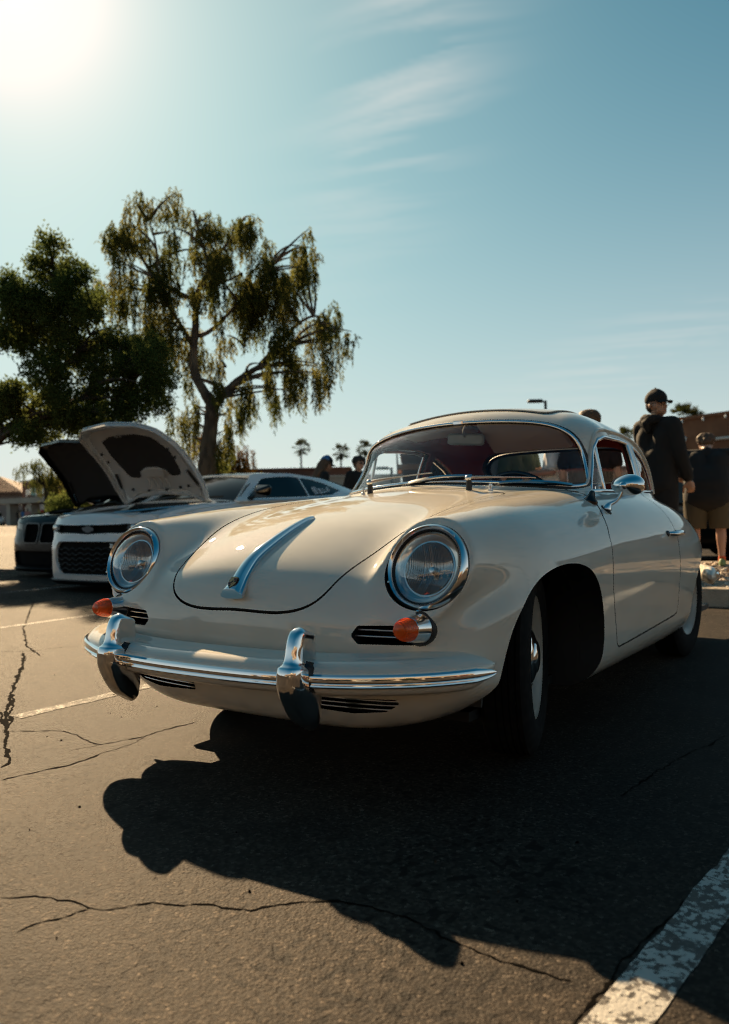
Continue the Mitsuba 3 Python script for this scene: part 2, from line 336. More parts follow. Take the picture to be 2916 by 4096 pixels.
P_SIDE = Dist2([(.715, .44), (.702, .52), (.672, .585), (.61, .645), (.50, .705), (.40, .748), (.29, .786), (.1, .828), (-.1, .858), (-.3, .882), (-.51, .904), (-.75, .915), (-1.1, .925), (-1.6, .91),
                (-2.0, .85), (-2.4, .75), (-2.72, .62), (-2.93, .48), (-3.0, .38), (-2.95, .29), (-2.7, .21), (-2.2, .175), (-1.4, .168), (-.6, .165), (.1, .165), (.45, .168), (.605, .172), (.678, .228), (.71, .33)], (-3.4, -.1), (1.1, 1.4))
Q_PLAN = Dist2([(.76, 0), (.75, .2), (.722, .40), (.67, .57), (.592, .69), (.50, .757), (.36, .797), (.2, .81), (-.2, .813), (-.7, .812), (-1.2, .812), (-1.65, .800), (-2.05, .75), (-2.4, .655), (-2.7, .52), (-2.9, .36), (-3.0, .18), (-3.03, 0),
                (-3.0, -.18), (-2.9, -.36), (-2.7, -.52), (-2.4, -.655), (-2.05, -.75), (-1.65, -.800), (-1.2, -.812), (-.7, -.812), (-.2, -.813), (.2, -.81), (.36, -.797), (.50, -.757), (.592, -.69), (.67, -.57), (.722, -.40), (.75, -.2)], (-3.4, -1.1), (1.1, 1.1))
R_SIDE = Dist2([(-.40, .80), (-.47, .87), (-.525, .93), (-.61, 1.02), (-.71, 1.12), (-.81, 1.203), (-.88, 1.241), (-.97, 1.264), (-1.1, 1.276), (-1.25, 1.277), (-1.45, 1.26), (-1.65, 1.225), (-1.9, 1.155), (-2.15, 1.07), (-2.4, .94), (-2.65, .80), (-2.85, .65), (-2.93, .5),
                (-2.6, .5), (-1.6, .45), (-.7, .5), (-.38, .65)], (-3.4, -.1), (1.1, 1.6))
HL_C, HL_N, HL_R = np.array([.567, .608, .650]), np.array([.944, -.012, .330]), .1245
HL_N /= np.linalg.norm(HL_N)
_tx = np.array([-3.4, -2.7, -2.4, -2.1, -1.8, -1.4, -1.0, -.6, -.3, 0, .2, .36, .5, .6, .8, 1.1])
TUBE_Y = PchipInterpolator(_tx, [.10, .32, .40, .47, .52, .535, .530, .535, .55, .57, .592, .602, .607, .609, .61, .61])
TUBE_Z = PchipInterpolator(_tx, [.42, .47, .50, .54, .57, .59, .61, .63, .64, .65, .655, .655, .652, .65, .65, .65])
TUBE_RY = PchipInterpolator(_tx, [.16, .20, .225, .245, .26, .265, .265, .25, .235, .215, .19, .165, .142, .132, .128, .128])
TUBE_RZ = PchipInterpolator(_tx, [.10, .14, .18, .215, .235, .25, .245, .225, .205, .182, .163, .148, .137, .131, .128, .128])

def body_low(x, y, z):
    y = np.sqrt(y * y + 1e-6)
    xs = x + (.11 * y * y) * sstep(.1, .6, x) - .12 * y * y * sstep(-1.9, -2.7, x)
    p = P_SIDE(xs, z + (.22 * y * y) * sstep(.36, .62, z) - .52 * np.maximum(y - .30, 0) ** 2 * sstep(.42, .2, z) * sstep(-.2, .35, x))
    up, dn = np.maximum(z - .47, 0), np.maximum(.47 - z, 0)
    q = Q_PLAN(x, y) + .42 * up * up + .30 * dn * dn
    hull = rmax(p, q, .13)
    r_y, r_z = TUBE_RY(x), TUBE_RZ(x)
    a, b = (y - TUBE_Y(x)) / r_y, (z - TUBE_Z(x)) / r_z
    t = (np.sqrt(a * a + b * b) - 1) * np.minimum(r_y, r_z)
    cap = (x - HL_C[0]) * HL_N[0] + (y - HL_C[1]) * HL_N[1] + (z - HL_C[2]) * HL_N[2] + .012
    t = smax(smax(t, cap, .02), -2.62 - x, .25)
    return smin(hull, t, .16)

def body_roof(x, y, z):
    y2 = y * y + 1e-6
    f = sstep(-1.5, -1.05, x)
    p = R_SIDE(x + ((.70 - .30 * sstep(.95, 1.2, z)) * f - .30 * sstep(-1.7, -2.2, x) - .9 * sstep(-2.3, -2.8, x)) * y2, z + .20 * y2 * sstep(1.05, 1.25, z))
    w = .625 - .16 * (z - .86) - .52 * np.maximum(z - .90, 0) ** 2
    w = w - .20 * sstep(-1.42, -2.6, x) + .035 * sstep(1.0, 1.2, z) * sstep(-1.3, -1.0, x)
    return rmax(p, np.sqrt(y2) - w, .125)

def body_f(x, y, z):
    return smin(body_low(x, y, z), body_roof(x, y, z), .065)

def grad(f, p, e=1e-4):
    g = np.stack([f(*(p + d).T) - f(*(p - d).T) for d in np.eye(3) * e], -1) / (2 * e)
    return g / np.maximum(np.linalg.norm(g, axis=1, keepdims=True), 1e-9), np.linalg.norm(g, axis=1)

def surface_nets(f, lo, hi, h, project=3):
    """quads of the zero level of f on a grid; vertices then moved onto the level by Newton steps"""
    lo = np.array(lo, float)
    n = np.ceil((np.array(hi) - lo) / h).astype(int) + 1
    ax = [lo[k] + h * np.arange(n[k]) for k in range(3)]
    v = np.empty(n)
    for i in range(0, n[0], 24):
        v[i:i + 24] = f(ax[0][i:i + 24, None, None], ax[1][None, :, None], ax[2][None, None, :])
    s = v < 0
    c = [s[i:n[0] - 1 + i, j:n[1] - 1 + j, k:n[2] - 1 + k] for i, j, k in np.ndindex(2, 2, 2)]
    tot = sum(a.astype(np.int8) for a in c)
    cell = (tot > 0) & (tot < 8)
    idx = np.full(cell.shape, -1); idx[cell] = np.arange(cell.sum())
    ijk = np.argwhere(cell)
    acc, cnt = np.zeros((len(ijk), 3)), np.zeros(len(ijk))
    cor = list(np.ndindex(2, 2, 2))
    val = [v[tuple((ijk + o).T)] for o in cor]
    for a in range(8):
        for b in range(a + 1, 8):
            d = np.array(cor[b]) - cor[a]
            if np.abs(d).sum() != 1: continue
            cross = (val[a] < 0) != (val[b] < 0)
            t = np.where(cross, val[a] / np.where(cross, val[a] - val[b], 1), 0)
            acc += np.where(cross[:, None], np.array(cor[a]) + t[:, None] * d, 0); cnt += cross
    p = lo + h * (ijk + acc / np.maximum(cnt, 1)[:, None])
    quads = []
    for k in range(3):
        u, w = (k + 1) % 3, (k + 2) % 3
        sl0, sl1 = [slice(None)] * 3, [slice(None)] * 3
        sl0[k], sl1[k] = slice(0, -1), slice(1, None)
        ed = s[tuple(sl0)] != s[tuple(sl1)]
        e = np.argwhere(ed)
        e = e[(e[:, u] > 0) & (e[:, w] > 0) & (e[:, u] < n[u] - 1) & (e[:, w] < n[w] - 1)]
        eu, ew = np.eye(3, dtype=int)[u], np.eye(3, dtype=int)[w]
        q = np.stack([idx[tuple((e - a * eu - b * ew).T)] for a, b in ((0, 0), (1, 0), (1, 1), (0, 1))], -1)
        fl = s[tuple(e.T)]
        quads.append(np.where(fl[:, None], q, q[:, ::-1]))
    q = np.vstack(quads)
    for _ in range(project):
        g, m = grad(f, p)
        step = np.clip(f(*p.T) / np.maximum(m, .3), -h, h)
        p = p - g * step[:, None]
    return p, np.vstack([q[:, [0, 1, 2]], q[:, [0, 2, 3]]])
# ---------------------------------------------------------------- the cream coupe
def body_part(parent, name, m, f, bsdf, tol=1.5e-3):
    """a piece cut from the implicit body: faces that lie on the level set take its exact normals, cut faces their own"""
    v, q = arr(m)
    fn = np.cross(v[q[:, 1]] - v[q[:, 0]], v[q[:, 2]] - v[q[:, 0]]); fn /= np.linalg.norm(fn, axis=1, keepdims=True) + 1e-20
    g, mag = grad(f, v)
    on = np.abs(f(*v.T)) / np.maximum(mag, .2) < tol
    sf = on[q].all(1) & ((g[q] * fn[:, None]).sum(2).min(1) > .45)
    out = []
    for sel, exact in ((sf, True), (~sf, False)):
        if not sel.any(): continue
        u, inv = np.unique(q[sel], return_inverse=True); fq = inv.reshape(-1, 3)
        out.append((v[u], fq, g[u]) if exact else meshkit.arrays((v[u], fq), 25))
    key = numbered(f'{parent}__{name}')
    for k, (V, Q, N), b in zip((key, key + '__shut_faces'), out, (bsdf, 'black_matte')):
        scene[k] = {'type': 'ply', 'filename': meshkit.write_ply((V, Q), normals=N), 'face_normals': False, 'bsdf': {'type': 'ref', 'id': b}}
    return key
def march(f, o, d, t1=1.2, n=160):
    """first crossing of f along rays from points o in direction d"""
    o = np.atleast_2d(np.asarray(o, float)); d = np.asarray(d, float) / np.linalg.norm(d)
    t = np.linspace(0, t1, n)
    q = o[:, None] + t[None, :, None] * d
    v = f(q[..., 0], q[..., 1], q[..., 2]) < 0
    i = np.maximum(v.argmax(1), 1); a, b = t[i - 1], t[i]
    for _ in range(22):
        m = (a + b) / 2; x = o + m[:, None] * d; ins = f(*x.T) < 0
        a, b = np.where(ins, a, m), np.where(ins, m, b)
    return o + a[:, None] * d
def sy(p): return np.vstack([p, (np.asarray(p) * [-1, 1])[::-1][1:-1]]) if abs(p[0][0]) < 1e-9 and abs(p[-1][0]) < 1e-9 else np.vstack([p, (np.asarray(p) * [-1, 1])[::-1]])
circ0 = lambda r, n=8: np.stack([r * np.cos(np.arange(n) * 2 * np.pi / n), r * np.sin(np.arange(n) * 2 * np.pi / n)], 1)
COUPE = thing('classic_coupe', 'cream rounded vintage sports coupe with chrome trim and amber turn signals, parked nearest the camera', 'car')
_v, _f = surface_nets(body_f, (-3.2, -1.0, .05), (.9, 1.0, 1.45), .012)
OUTER = man((_v, _f))
cav_f = lambda x, y, z: smax(smax(body_f(x, y, z) + .028, .36 - z, .04), smax(x + .50, -2.3 - x, .05), .05)
CAVITY = man(surface_nets(cav_f, (-2.45, -.95, .3), (-.4, .95, 1.4), .024, 1))
# openings
WS = smooth_curve(sy([(0, .914), (.24, .905), (.40, .894), (.52, .883), (.575, .882), (.600, .897), (.597, .93), (.579, .985), (.561, 1.04), (.541, 1.09), (.513, 1.125), (.465, 1.155), (.39, 1.18), (.28, 1.197), (.14, 1.206), (0, 1.209)]), 240)
BW = smooth_curve(sy([(0, .935), (.2, .936), (.36, .942), (.435, .965), (.462, 1.02), (.43, 1.085), (.37, 1.118), (.25, 1.132), (0, 1.137)]), 160)
SW = np.array(rpoly([(-.80, .866), (-.835, .92), (-.90, 1.0), (-.935, 1.062), (-.985, 1.105), (-1.06, 1.122), (-1.2, 1.128), (-1.34, 1.127), (-1.462, 1.116), (-1.452, 1.03), (-1.440, .866)], .012).exterior.coords)[:-1]
QW = np.array(rpoly([(-1.486, .868), (-1.50, 1.0), (-1.508, 1.103), (-1.58, 1.085), (-1.68, 1.045), (-1.78, .985), (-1.86, .915), (-1.885, .87)], .018).exterior.coords)[:-1]
poly = lambda p, b=0: shapely.Polygon(p).buffer(0).buffer(b)
ARCH_F = smooth_curve([(.455, .30), (.42, .42), (.365, .51), (.28, .575), (.18, .612), (.04, .628), (-.08, .620), (-.18, .59), (-.255, .535), (-.30, .47), (-.325, .40), (-.332, .32), (-.318, .20), (-.28, .06), (.1, .03), (.45, .12)], 160)
ARCH_R = smooth_curve([(-1.62, .12), (-1.655, .25), (-1.70, .37), (-1.755, .46), (-1.85, .535), (-1.97, .565), (-2.1, .572), (-2.23, .555), (-2.34, .505), (-2.42, .42), (-2.46, .3), (-2.45, .15), (-2.3, .02), (-1.8, .02)], 160)
cutters = [man(prism(WS, 'x', -1.2, -.3)), man(prism(BW, 'x', -2.6, -1.3))]
for s in (1, -1):
    yy = (.42, .95) if s > 0 else (-.95, -.42)
    for p in (SW, QW): cutters.append(man(prism(p, 'y', *yy)))
    for p in (ARCH_F, ARCH_R): cutters.append(man(prism(p, 'y', *yy)))
GR = np.array(rpoly([(.415, .459), (.436, .487), (.56, .492), (.64, .492), (.64, .440), (.56, .438), (.438, .436)], .010).exterior.coords)[:-1]
LG = np.array(rpoly([(.20, .243), (.20, .272), (.54, .283), (.545, .268), (.50, .243), (.40, .232)], .010).exterior.coords)[:-1]
for s in (1, -1):
    for p in (GR, LG):
        q = p * [s, 1]; cutters.append(man(prism(q if s > 0 else q[::-1], 'x', .50, .9)))
# the door: front, bottom and rear shut lines in side view
DOOR = np.array(rpoly([(-.70, .91), (-.615, .845), (-.50, .775), (-.425, .70), (-.395, .62), (-.40, .53), (-.44, .42), (-.485, .30), (-.51, .283), (-.62, .285), (-1.30, .31), (-1.36, .32), (-1.365, .36), (-1.345, .48), (-1.325, .6), (-1.33, .70), (-1.37, .80), (-1.43, .862), (-1.43, .91)], .02).exterior.coords)[:-1]
# the bonnet lid, seen along its own normal: u across, w forwards and down
HN = np.array([.5, 0, .866]); HW = np.array([.866, 0, -.5])
_hp = [(0, .683, .505), (.12, .683, .506), (.20, .678, .512), (.26, .668, .527), (.305, .650, .555), (.335, .613, .600), (.355, .555, .640), (.375, .49, .675), (.40, .38, .725), (.425, .22, .775), (.44, 0, .82), (.445, -.2, .85), (.43, -.34, .865), (.395, -.385, .875), (.32, -.40, .88), (.16, -.405, .885), (0, -.408, .886)]
HOOD = smooth_curve(sy([(y, x * HW[0] + z * HW[2]) for y, x, z in _hp]), 260)
def hood_prism(b, lo, hi):
    v, f = extrude(poly(HOOD, b), hi - lo, lo)
    return man((v[:, :1] * [0, 1, 0] + v[:, 1:2] * HW + v[:, 2:] * HN, f[:, ::-1]))
doorL, doorR = [man(prism(poly(DOOR, 0), 'y', *yy)) for yy in ((.42, .95), (-.95, -.42))]
doorLi, doorRi = [man(prism(poly(DOOR, -.006), 'y', *yy)) for yy in ((.42, .95), (-.95, -.42))]
shell = OUTER - CAVITY
shell = shell - m3.Manifold.batch_boolean(cutters, m3.OpType.Add)
# lamp wells: the headlights sit in round holes
HLM = [np.array([1, s, 1.]) for s in (1, -1)]
for s in (1, -1):
    c, n = HL_C * [1, s, 1], HL_N * [1, s, 1]
    shell = shell - man(lathe([(0, -.10), (.109, -.10), (.109, -.024), (.1285, -.024), (.1285, .08), (0, .08)], 72, frame(n), c))
hoodcut, hoodin = hood_prism(.003, .50, 1.3), hood_prism(-.003, .52, 1.3)
body_part(COUPE, 'body', shell - doorL - doorR - hoodcut, body_f, 'cream_paint')
body_part(COUPE, 'hood', shell ^ hoodin, body_f, 'cream_paint')
DOORS = [body_part(COUPE, 'door', shell ^ d, body_f, 'cream_paint') for d in (doorLi, doorRi)]
_hs = resample(HOOD, 260)
_hs = march(body_f, _hs[:, :1] * [0, 1, 0] + _hs[:, 1:] * HW + 1.3 * HN, -HN, 1.1)
_hn = grad(body_f, _hs)[0]
put(COUPE + '__hood', 'seal', sweep(_hs - _hn * .020, circ0(.006), True, normals=_hn), 'black_rubber', True)
# black underside of the wheel arches and a floor pan
def arch_liner(p, s):
    clip = shapely.box(-4, .25, 2, 2)
    a, b = poly(p, .004).intersection(clip), poly(p, -.004).intersection(shapely.box(-4, .2, 2, 2))
    yo = .72 if p is ARCH_F else .60
    ys = (.40, yo) if s > 0 else (-yo, -.40)
    yc = (.40, .41) if s > 0 else (-.41, -.40)
    return join([prism(a.difference(b), 'y', *ys), prism(a, 'y', *yc)])
for p in (ARCH_F, ARCH_R):
    for s in (1, -1): put(COUPE, 'wheel_housing', arch_liner(p, s), 'black_matte', 30)
put(COUPE, 'floor_pan', box((-2.85, -.62, .17), (.35, .62, .20)), 'black_matte', False)
def on_surface_x(f, yz, x0=0., off=0., d=-1):
    p = march(f, np.column_stack([np.full(len(yz), x0), yz]), [d, 0, 0], 2.2, 240)
    g, _ = grad(f, p)
    return p + g * off, g
def on_surface_y(f, xz, s, off=0.):
    p = march(f, np.column_stack([xz[:, 0], np.full(len(xz), s * .98), xz[:, 1]]), [0, -s, 0], .9)
    g, _ = grad(f, p)
    return p + g * off, g
BODY_NOBLEND = lambda x, y, z: body_roof(x, y, z)
def pane(outline, axis, f, off, s=1, h=.025, x0=0.):
    """a curved sheet of glass following f inside an outline"""
    P_ = poly(outline); lo, hi = np.min(outline, 0), np.max(outline, 0)
    g = np.stack(np.meshgrid(np.arange(lo[0], hi[0], h), np.arange(lo[1], hi[1], h), indexing='ij'), -1).reshape(-1, 2)
    g = g[shapely.contains_xy(P_.buffer(-.6 * h), g[:, 0], g[:, 1])]
    edge = resample(np.array(P_.exterior.coords)[:-1], max(24, int(P_.length / h)))
    pts = np.vstack([edge, g])
    from scipy.spatial import Delaunay
    tri = Delaunay(pts).simplices
    c = pts[tri].mean(1); tri = tri[shapely.contains_xy(P_.buffer(1e-4), c[:, 0], c[:, 1])]
    V, N = on_surface_x(f, pts, x0, off, -1 if x0 > -1.5 else 1) if axis == 'x' else on_surface_y(f, pts, s, off)
    a = V[tri]; fn = np.cross(a[:, 1] - a[:, 0], a[:, 2] - a[:, 0]); fl = (fn * N[tri[:, 0]]).sum(1) < 0
    tri[fl] = tri[fl][:, ::-1]
    return V, tri
def trim_ring(outline, axis, f, sec, inset, off, s=1, n=160, x0=0.):
    p = resample(np.array(poly(outline, -inset).exterior.coords)[:-1], n)
    V, N = on_surface_x(f, p, x0, off, -1 if x0 > -1.5 else 1) if axis == 'x' else on_surface_y(f, p, s, off)
    return sweep(V, sec, True, normals=N)
circ = lambda r, n=10, sx=1, sy_=1: np.stack([r * sx * np.cos(np.arange(n) * 2 * np.pi / n), r * sy_ * np.sin(np.arange(n) * 2 * np.pi / n)], 1)
ws = put(COUPE, 'windshield', pane(WS, 'x', body_roof, -.004), 'window_glass', True)
put(ws, 'chrome_trim', trim_ring(WS, 'x', body_roof, circ(.0075, 10, 1, .8), .012, .003), 'chrome', True)
put(ws, 'rubber_seal', trim_ring(WS, 'x', body_roof, circ(.014, 10, 1, .55), .008, -.002), 'black_rubber', True)
put(ws, 'trim_clip', trim_ring(WS, 'x', body_roof, circ(.009, 8, 1, .9), .012, .003)[0:0] or box((-.01, -.025, -.01), (.01, .025, .01), .004), 'chrome', 30, to_world=T().translate(list(map(float, on_surface_x(body_roof, np.array([[0, 1.197]]), 0., .003)[0][0]))))
bw = put(COUPE, 'rear_window', pane(BW, 'x', body_roof, -.004, x0=-3.2), 'window_glass', True)
put(bw, 'rubber_seal', trim_ring(BW, 'x', body_roof, circ(.014, 8, 1, .6), .006, -.002, x0=-3.2), 'black_rubber', True)
for s in (1, -1):
    sw = put(COUPE, 'side_window_frame', trim_ring(SW, 'y', body_roof, circ(.009, 10, 1, .8), .008, -.004, s), 'chrome', True)
    # slim post of the vent window with its pane, the door glass beside it wound down
    a, b = on_surface_y(body_roof, np.array([(-.975, 1.105), (-.965, .868)])[::1], s, -.012)[0]
    put(sw, 'vent_post', tube(np.linspace(a, b, 6), .008, 8), 'chrome', True)
    vent = [(-.808, .872), (-.845, .92), (-.905, 1.0), (-.94, 1.06), (-.972, 1.094), (-.962, .872)]
    put(sw, 'vent_pane', pane(vent, 'y', body_roof, -.014, s, .03), 'window_glass', True)
    put(sw, 'vent_latch', box((-.945, s * .596 - .012, .876), (-.915, s * .596 + .012, .90), .006), 'chrome', 30)
    qw = put(COUPE, 'quarter_window', pane(QW, 'y', body_roof, -.010, s, .03), 'window_glass', True)
    put(qw, 'frame', trim_ring(QW, 'y', body_roof, circ(.008, 8, 1, .8), .006, -.004, s), 'chrome', True)
    dr_pts = np.array([(-.795, .90), (-.85, .955), (-.91, 1.04), (-.945, 1.095), (-.99, 1.13), (-1.07, 1.145), (-1.2, 1.15), (-1.36, 1.147), (-1.49, 1.133), (-1.6, 1.105), (-1.72, 1.055), (-1.83, .985), (-1.90, .915), (-1.925, .868)])
    dp, dn = on_surface_y(body_roof, CubicSpline(np.linspace(0, 1, len(dr_pts)), dr_pts)(np.linspace(0, 1, 90)), s, .003)
    put(COUPE, 'drip_rail', sweep(dp, circ(.007, 8, 1, 1.3), False, normals=dn), 'cream_paint', True)
# sunroof panel lying proud in the roof
SRP = np.array(rpoly([(-.955, -.37), (-.955, .37), (-1.52, .37), (-1.52, -.37)], .05).exterior.coords)[:-1]
def roof_patch(outline, off, h=.03):
    P_ = poly(outline); lo, hi = np.min(outline, 0), np.max(outline, 0)
    g = np.stack(np.meshgrid(np.arange(lo[0], hi[0], h), np.arange(lo[1], hi[1], h), indexing='ij'), -1).reshape(-1, 2)
    g = g[shapely.contains_xy(P_.buffer(-.5 * h), g[:, 0], g[:, 1])]
    e = resample(np.array(P_.exterior.coords)[:-1], 90); p2 = np.vstack([e, g])
    from scipy.spatial import Delaunay
    tri = Delaunay(p2).simplices
    V = march(body_roof, np.column_stack([p2, np.full(len(p2), 1.45)]), [0, 0, -1], .6); N, _ = grad(body_roof, V)
    a = V[tri]; fl = np.cross(a[:, 1] - a[:, 0], a[:, 2] - a[:, 0])[:, 2] < 0; tri[fl] = tri[fl][:, ::-1]
    top = V + N * off; m = len(e); low = V[:m] - N[:m] * .004
    i = np.arange(m); j = (i + 1) % m; k = len(V)
    wall = np.vstack([np.stack([i, i + k, j + k], 1), np.stack([i, j + k, j], 1)])
    return np.vstack([top, low]), np.vstack([tri, wall])
put(COUPE, 'sunroof_seal', roof_patch(np.array(poly(SRP, .008).exterior.coords)[:-1], .003), 'black_rubber', 40)
put(COUPE, 'sunroof', roof_patch(SRP, .008), 'cream_paint', 40)
# ---- lamps
for s in (1, -1):
    c, n = HL_C * [1, s, 1], HL_N * [1, s, 1]; R = frame(n)
    hl = put(COUPE, 'headlight', lathe([(.1075, -.010), (.1085, .002), (.1105, .0075), (.1165, .0125), (.1225, .0085), (.1265, -.002), (.1268, -.018), (.118, -.022)], 72, R, c), 'chrome', 60)
    lp = [(.1105 * math.sin(a), -.010 + .052 * (math.cos(a) - math.cos(1.25)) / (1 - math.cos(1.25))) for a in np.linspace(0, 1.25, 16) for _ in [0]]
    lp = [(r * .1080 / lp[-1][0], z) for r, z in lp]
    lens = put(hl, 'lens', lathe(lp, 72, R, c), 'lens_glass', True)
    put(hl, 'gasket', lathe([(.1035, -.004), (.1070, .003), (.1092, .003), (.1092, -.008)], 64, R, c), 'black_rubber', 50)
    put(hl, 'seal', lathe([(.1215, -.0235), (.1282, -.0235), (.1282, -.015), (.1215, -.014)], 64, R, c), 'black_rubber', 50)
    put(hl, 'reflector', lathe([(.104, -.006), (.096, -.014), (.080, -.020), (.078, -.034), (.070, -.058), (.05, -.080), (.02, -.092), (0, -.094)], 64, R, c), 'reflector_metal', 50)
    # inner fluted glass: vertical ribs pressed into a round disc
    ribs, rr = [], np.random.default_rng(9)
    for k in np.arange(-14, 15):
        x = k * .0052; hgt = math.sqrt(max(.0745 ** 2 - x * x, 0))
        if hgt < .010: continue
        zz = np.linspace(-hgt, hgt, 17); q = rr.uniform(.5, 1.6)
        ribs.append(sweep(np.stack([np.full(17, x), zz, -.054 + .036 * (x * x + zz * zz) / .0745 ** 2], 1), [(-.00255, -.0016 * q), (-.002, .0002 * q), (-.0009, .0014 * q), (.0009, .0014 * q), (.002, .0002 * q), (.00255, -.0016 * q)], False, up=(0, 0, 1)))
    put(hl, 'fluted_lens', xf(join(ribs), R, c), 'flute_glass', 40)
    put(hl, 'inner_ring', lathe([(.074, -.028), (.077, -.018), (.081, -.018), (.083, -.026)], 56, R, c), 'satin_metal', 40)
    put(hl, 'bulb', lathe([(0, -.030), (.008, -.032), (.011, -.042), (.010, -.06), (.012, -.085)], 24, R, c), 'satin_metal', 40)
    for ang in (48, 205):
        q = c + R @ np.array([.1185 * math.cos(math.radians(ang)), .1185 * math.sin(math.radians(ang)), .0115])
        put(hl, 'screw', lathe([(0, .003), (.003, .0028), (.0042, 0)], 16, R, q), 'satin_metal', 30)
    tb = c + R @ np.array([0, -.131, -.004])
    put(hl, 'clamp_tab', join([xf(box((-.010, -.012, -.006), (.010, .010, .006), .003), R, tb), xf(lathe([(0, .014), (.006, .012), (.0065, .004), (.004, 0)], 16), R, tb)]), 'chrome', 30)
    # turn signal on its cup
    tc = np.array([.612, s * .612, .484]); tn = np.array([.985, s * .03, .08]); Rt = frame(tn)
    ts = put(COUPE, 'turn_signal', lathe([(.044, .010), (.0385, .022), (.0345, .052), (.0335, .068), (.0300, .070)], 48, Rt, tc), 'chrome', 40)
    put(ts, 'gasket', lathe([(0, .012), (.046, .012), (.0485, .006), (.0485, -.03)], 48, Rt, tc), 'black_rubber', 40)
    prof = [(.0325, .067)]
    for k in range(7):
        r0 = .0325 * math.sqrt(max(1 - (k / 7.2) ** 1.9, 0)); z0 = .069 + .0070 * k
        prof += [(r0, z0), (r0 - .0004, z0 + .0046), (r0 - .0022, z0 + .0052)]
    prof = [p for p in prof if p[0] > .003] + [(0, prof[-1][1] + .003)]
    put(ts, 'lens', lathe(prof, 48, Rt, tc), 'amber_glass', 30)
    put(ts, 'bulb', ellipsoid(tc + Rt @ [0, 0, .082], (.011, .011, .011), 16), 'satin_metal', True)
    # horn grille beside it, and the lower one under the bumper
    g = put(COUPE, 'horn_grille', xf(prism(GR, 'x', .525, .53), np.diag([1, s, 1])) if s > 0 else prism((GR * [-1, 1])[::-1], 'x', .525, .53), 'black_matte', False)
    for z in (.456, .474):
        yy = np.linspace(.418, .60, 10) * s
        xs = march(body_low, np.column_stack([np.full(10, 1.), yy, np.full(10, z)]), [-1, 0, 0])[:, 0] - .022
        put(g, 'bar', tube(np.column_stack([xs, yy, np.full(10, z)]), .0032, 8), 'satin_metal', True)
    g = put(COUPE, 'lower_grille', prism(LG, 'x', .505, .51) if s > 0 else prism((LG * [-1, 1])[::-1], 'x', .505, .51), 'black_matte', False)
    for z in (.248, .262, .275):
        yy = np.linspace(.20, .54, 12) * s
        xs = march(body_low, np.column_stack([np.full(12, 1.), yy, np.full(12, z)]), [-1, 0, 0])[:, 0] - .008
        put(g, 'bar', tube(np.column_stack([xs, yy, np.full(12, z)]), .003, 8), 'chrome', True)
# ---- front bumper
BP = np.array([(.866, 0), (.863, .15), (.85, .30), (.822, .45), (.772, .58), (.714, .68), (.648, .75), (.580, .797), (.520, .818)])
by = np.vstack([(BP * [1, -1])[::-1][:-1], BP])
t_ = np.concatenate([[0], np.cumsum(np.linalg.norm(np.diff(by, axis=0), axis=1))])
BC = CubicSpline(t_, by)
def bumper_path(n, a=0., b=0., dz=0., zc=.358):
    t = np.linspace(t_[0] + a, t_[-1] - b, n); q = BC(t); d = BC(t, 1); d /= np.linalg.norm(d, axis=1, keepdims=True)
    z = zc + .012 * (np.abs(q[:, 1]) / .76) ** 3 + dz
    return np.column_stack([q, z]), np.column_stack([d[:, 1], -d[:, 0], d[:, 0] * 0])
bpth, bn = bumper_path(120)
blade = np.array([(-.125, .046), (-.09, .052), (-.05, .049), (-.022, .041), (-.006, .028), (0, .012), (0, -.012), (-.008, -.030), (-.024, -.042), (-.06, -.047), (-.10, -.045), (-.115, -.03)])
bl = CubicSpline(np.arange(len(blade) + 1), np.vstack([blade, blade[:1]]), bc_type='periodic')(np.linspace(0, len(blade), 49)[:-1])
def blade_ring(p, n, k):
    e = np.ones(len(p)); m = 9
    w = np.sin(np.linspace(0, 1, m) * np.pi / 2) ** .7; e[:m] = w; e[-m:] = w[::-1]
    cz = .018
    return p[:, None] + np.stack([bl[None, :, 0] * (.55 + .45 * e[:, None]) * n[:, :1] - .03 * (1 - e[:, None]) * n[:, :1], bl[None, :, 0] * (.55 + .45 * e[:, None]) * n[:, 1:2] - .03 * (1 - e[:, None]) * n[:, 1:2], cz + (bl[None, :, 1] - cz) * e[:, None]], -1)
BUMPER = put(COUPE, 'front_bumper', rings(blade_ring(bpth, bn, 0)), 'cream_paint', 60)
tp, tn_ = bumper_path(110, .035, .035)
trim = np.array([(-.004, .0185), (.004, .0185), (.0105, .014), (.013, .006), (.0125, -.001), (.008, -.006), (.0065, -.0085), (.0095, -.0105), (.0105, -.0140), (.0085, -.0180), (-.004, -.0190)])
e = np.ones(len(tp)); e[:5] = e[-5:][::-1] = np.sqrt(np.linspace(.05, 1, 5)); e[-5:] = e[:5][::-1]
rs = tp[:, None] + np.stack([trim[None, :, 0] * tn_[:, :1] * e[:, None], trim[None, :, 0] * tn_[:, 1:2] * e[:, None], trim[None, :, 1] * e[:, None]], -1)
put(BUMPER, 'trim_strip', rings(rs), 'chrome', 25)
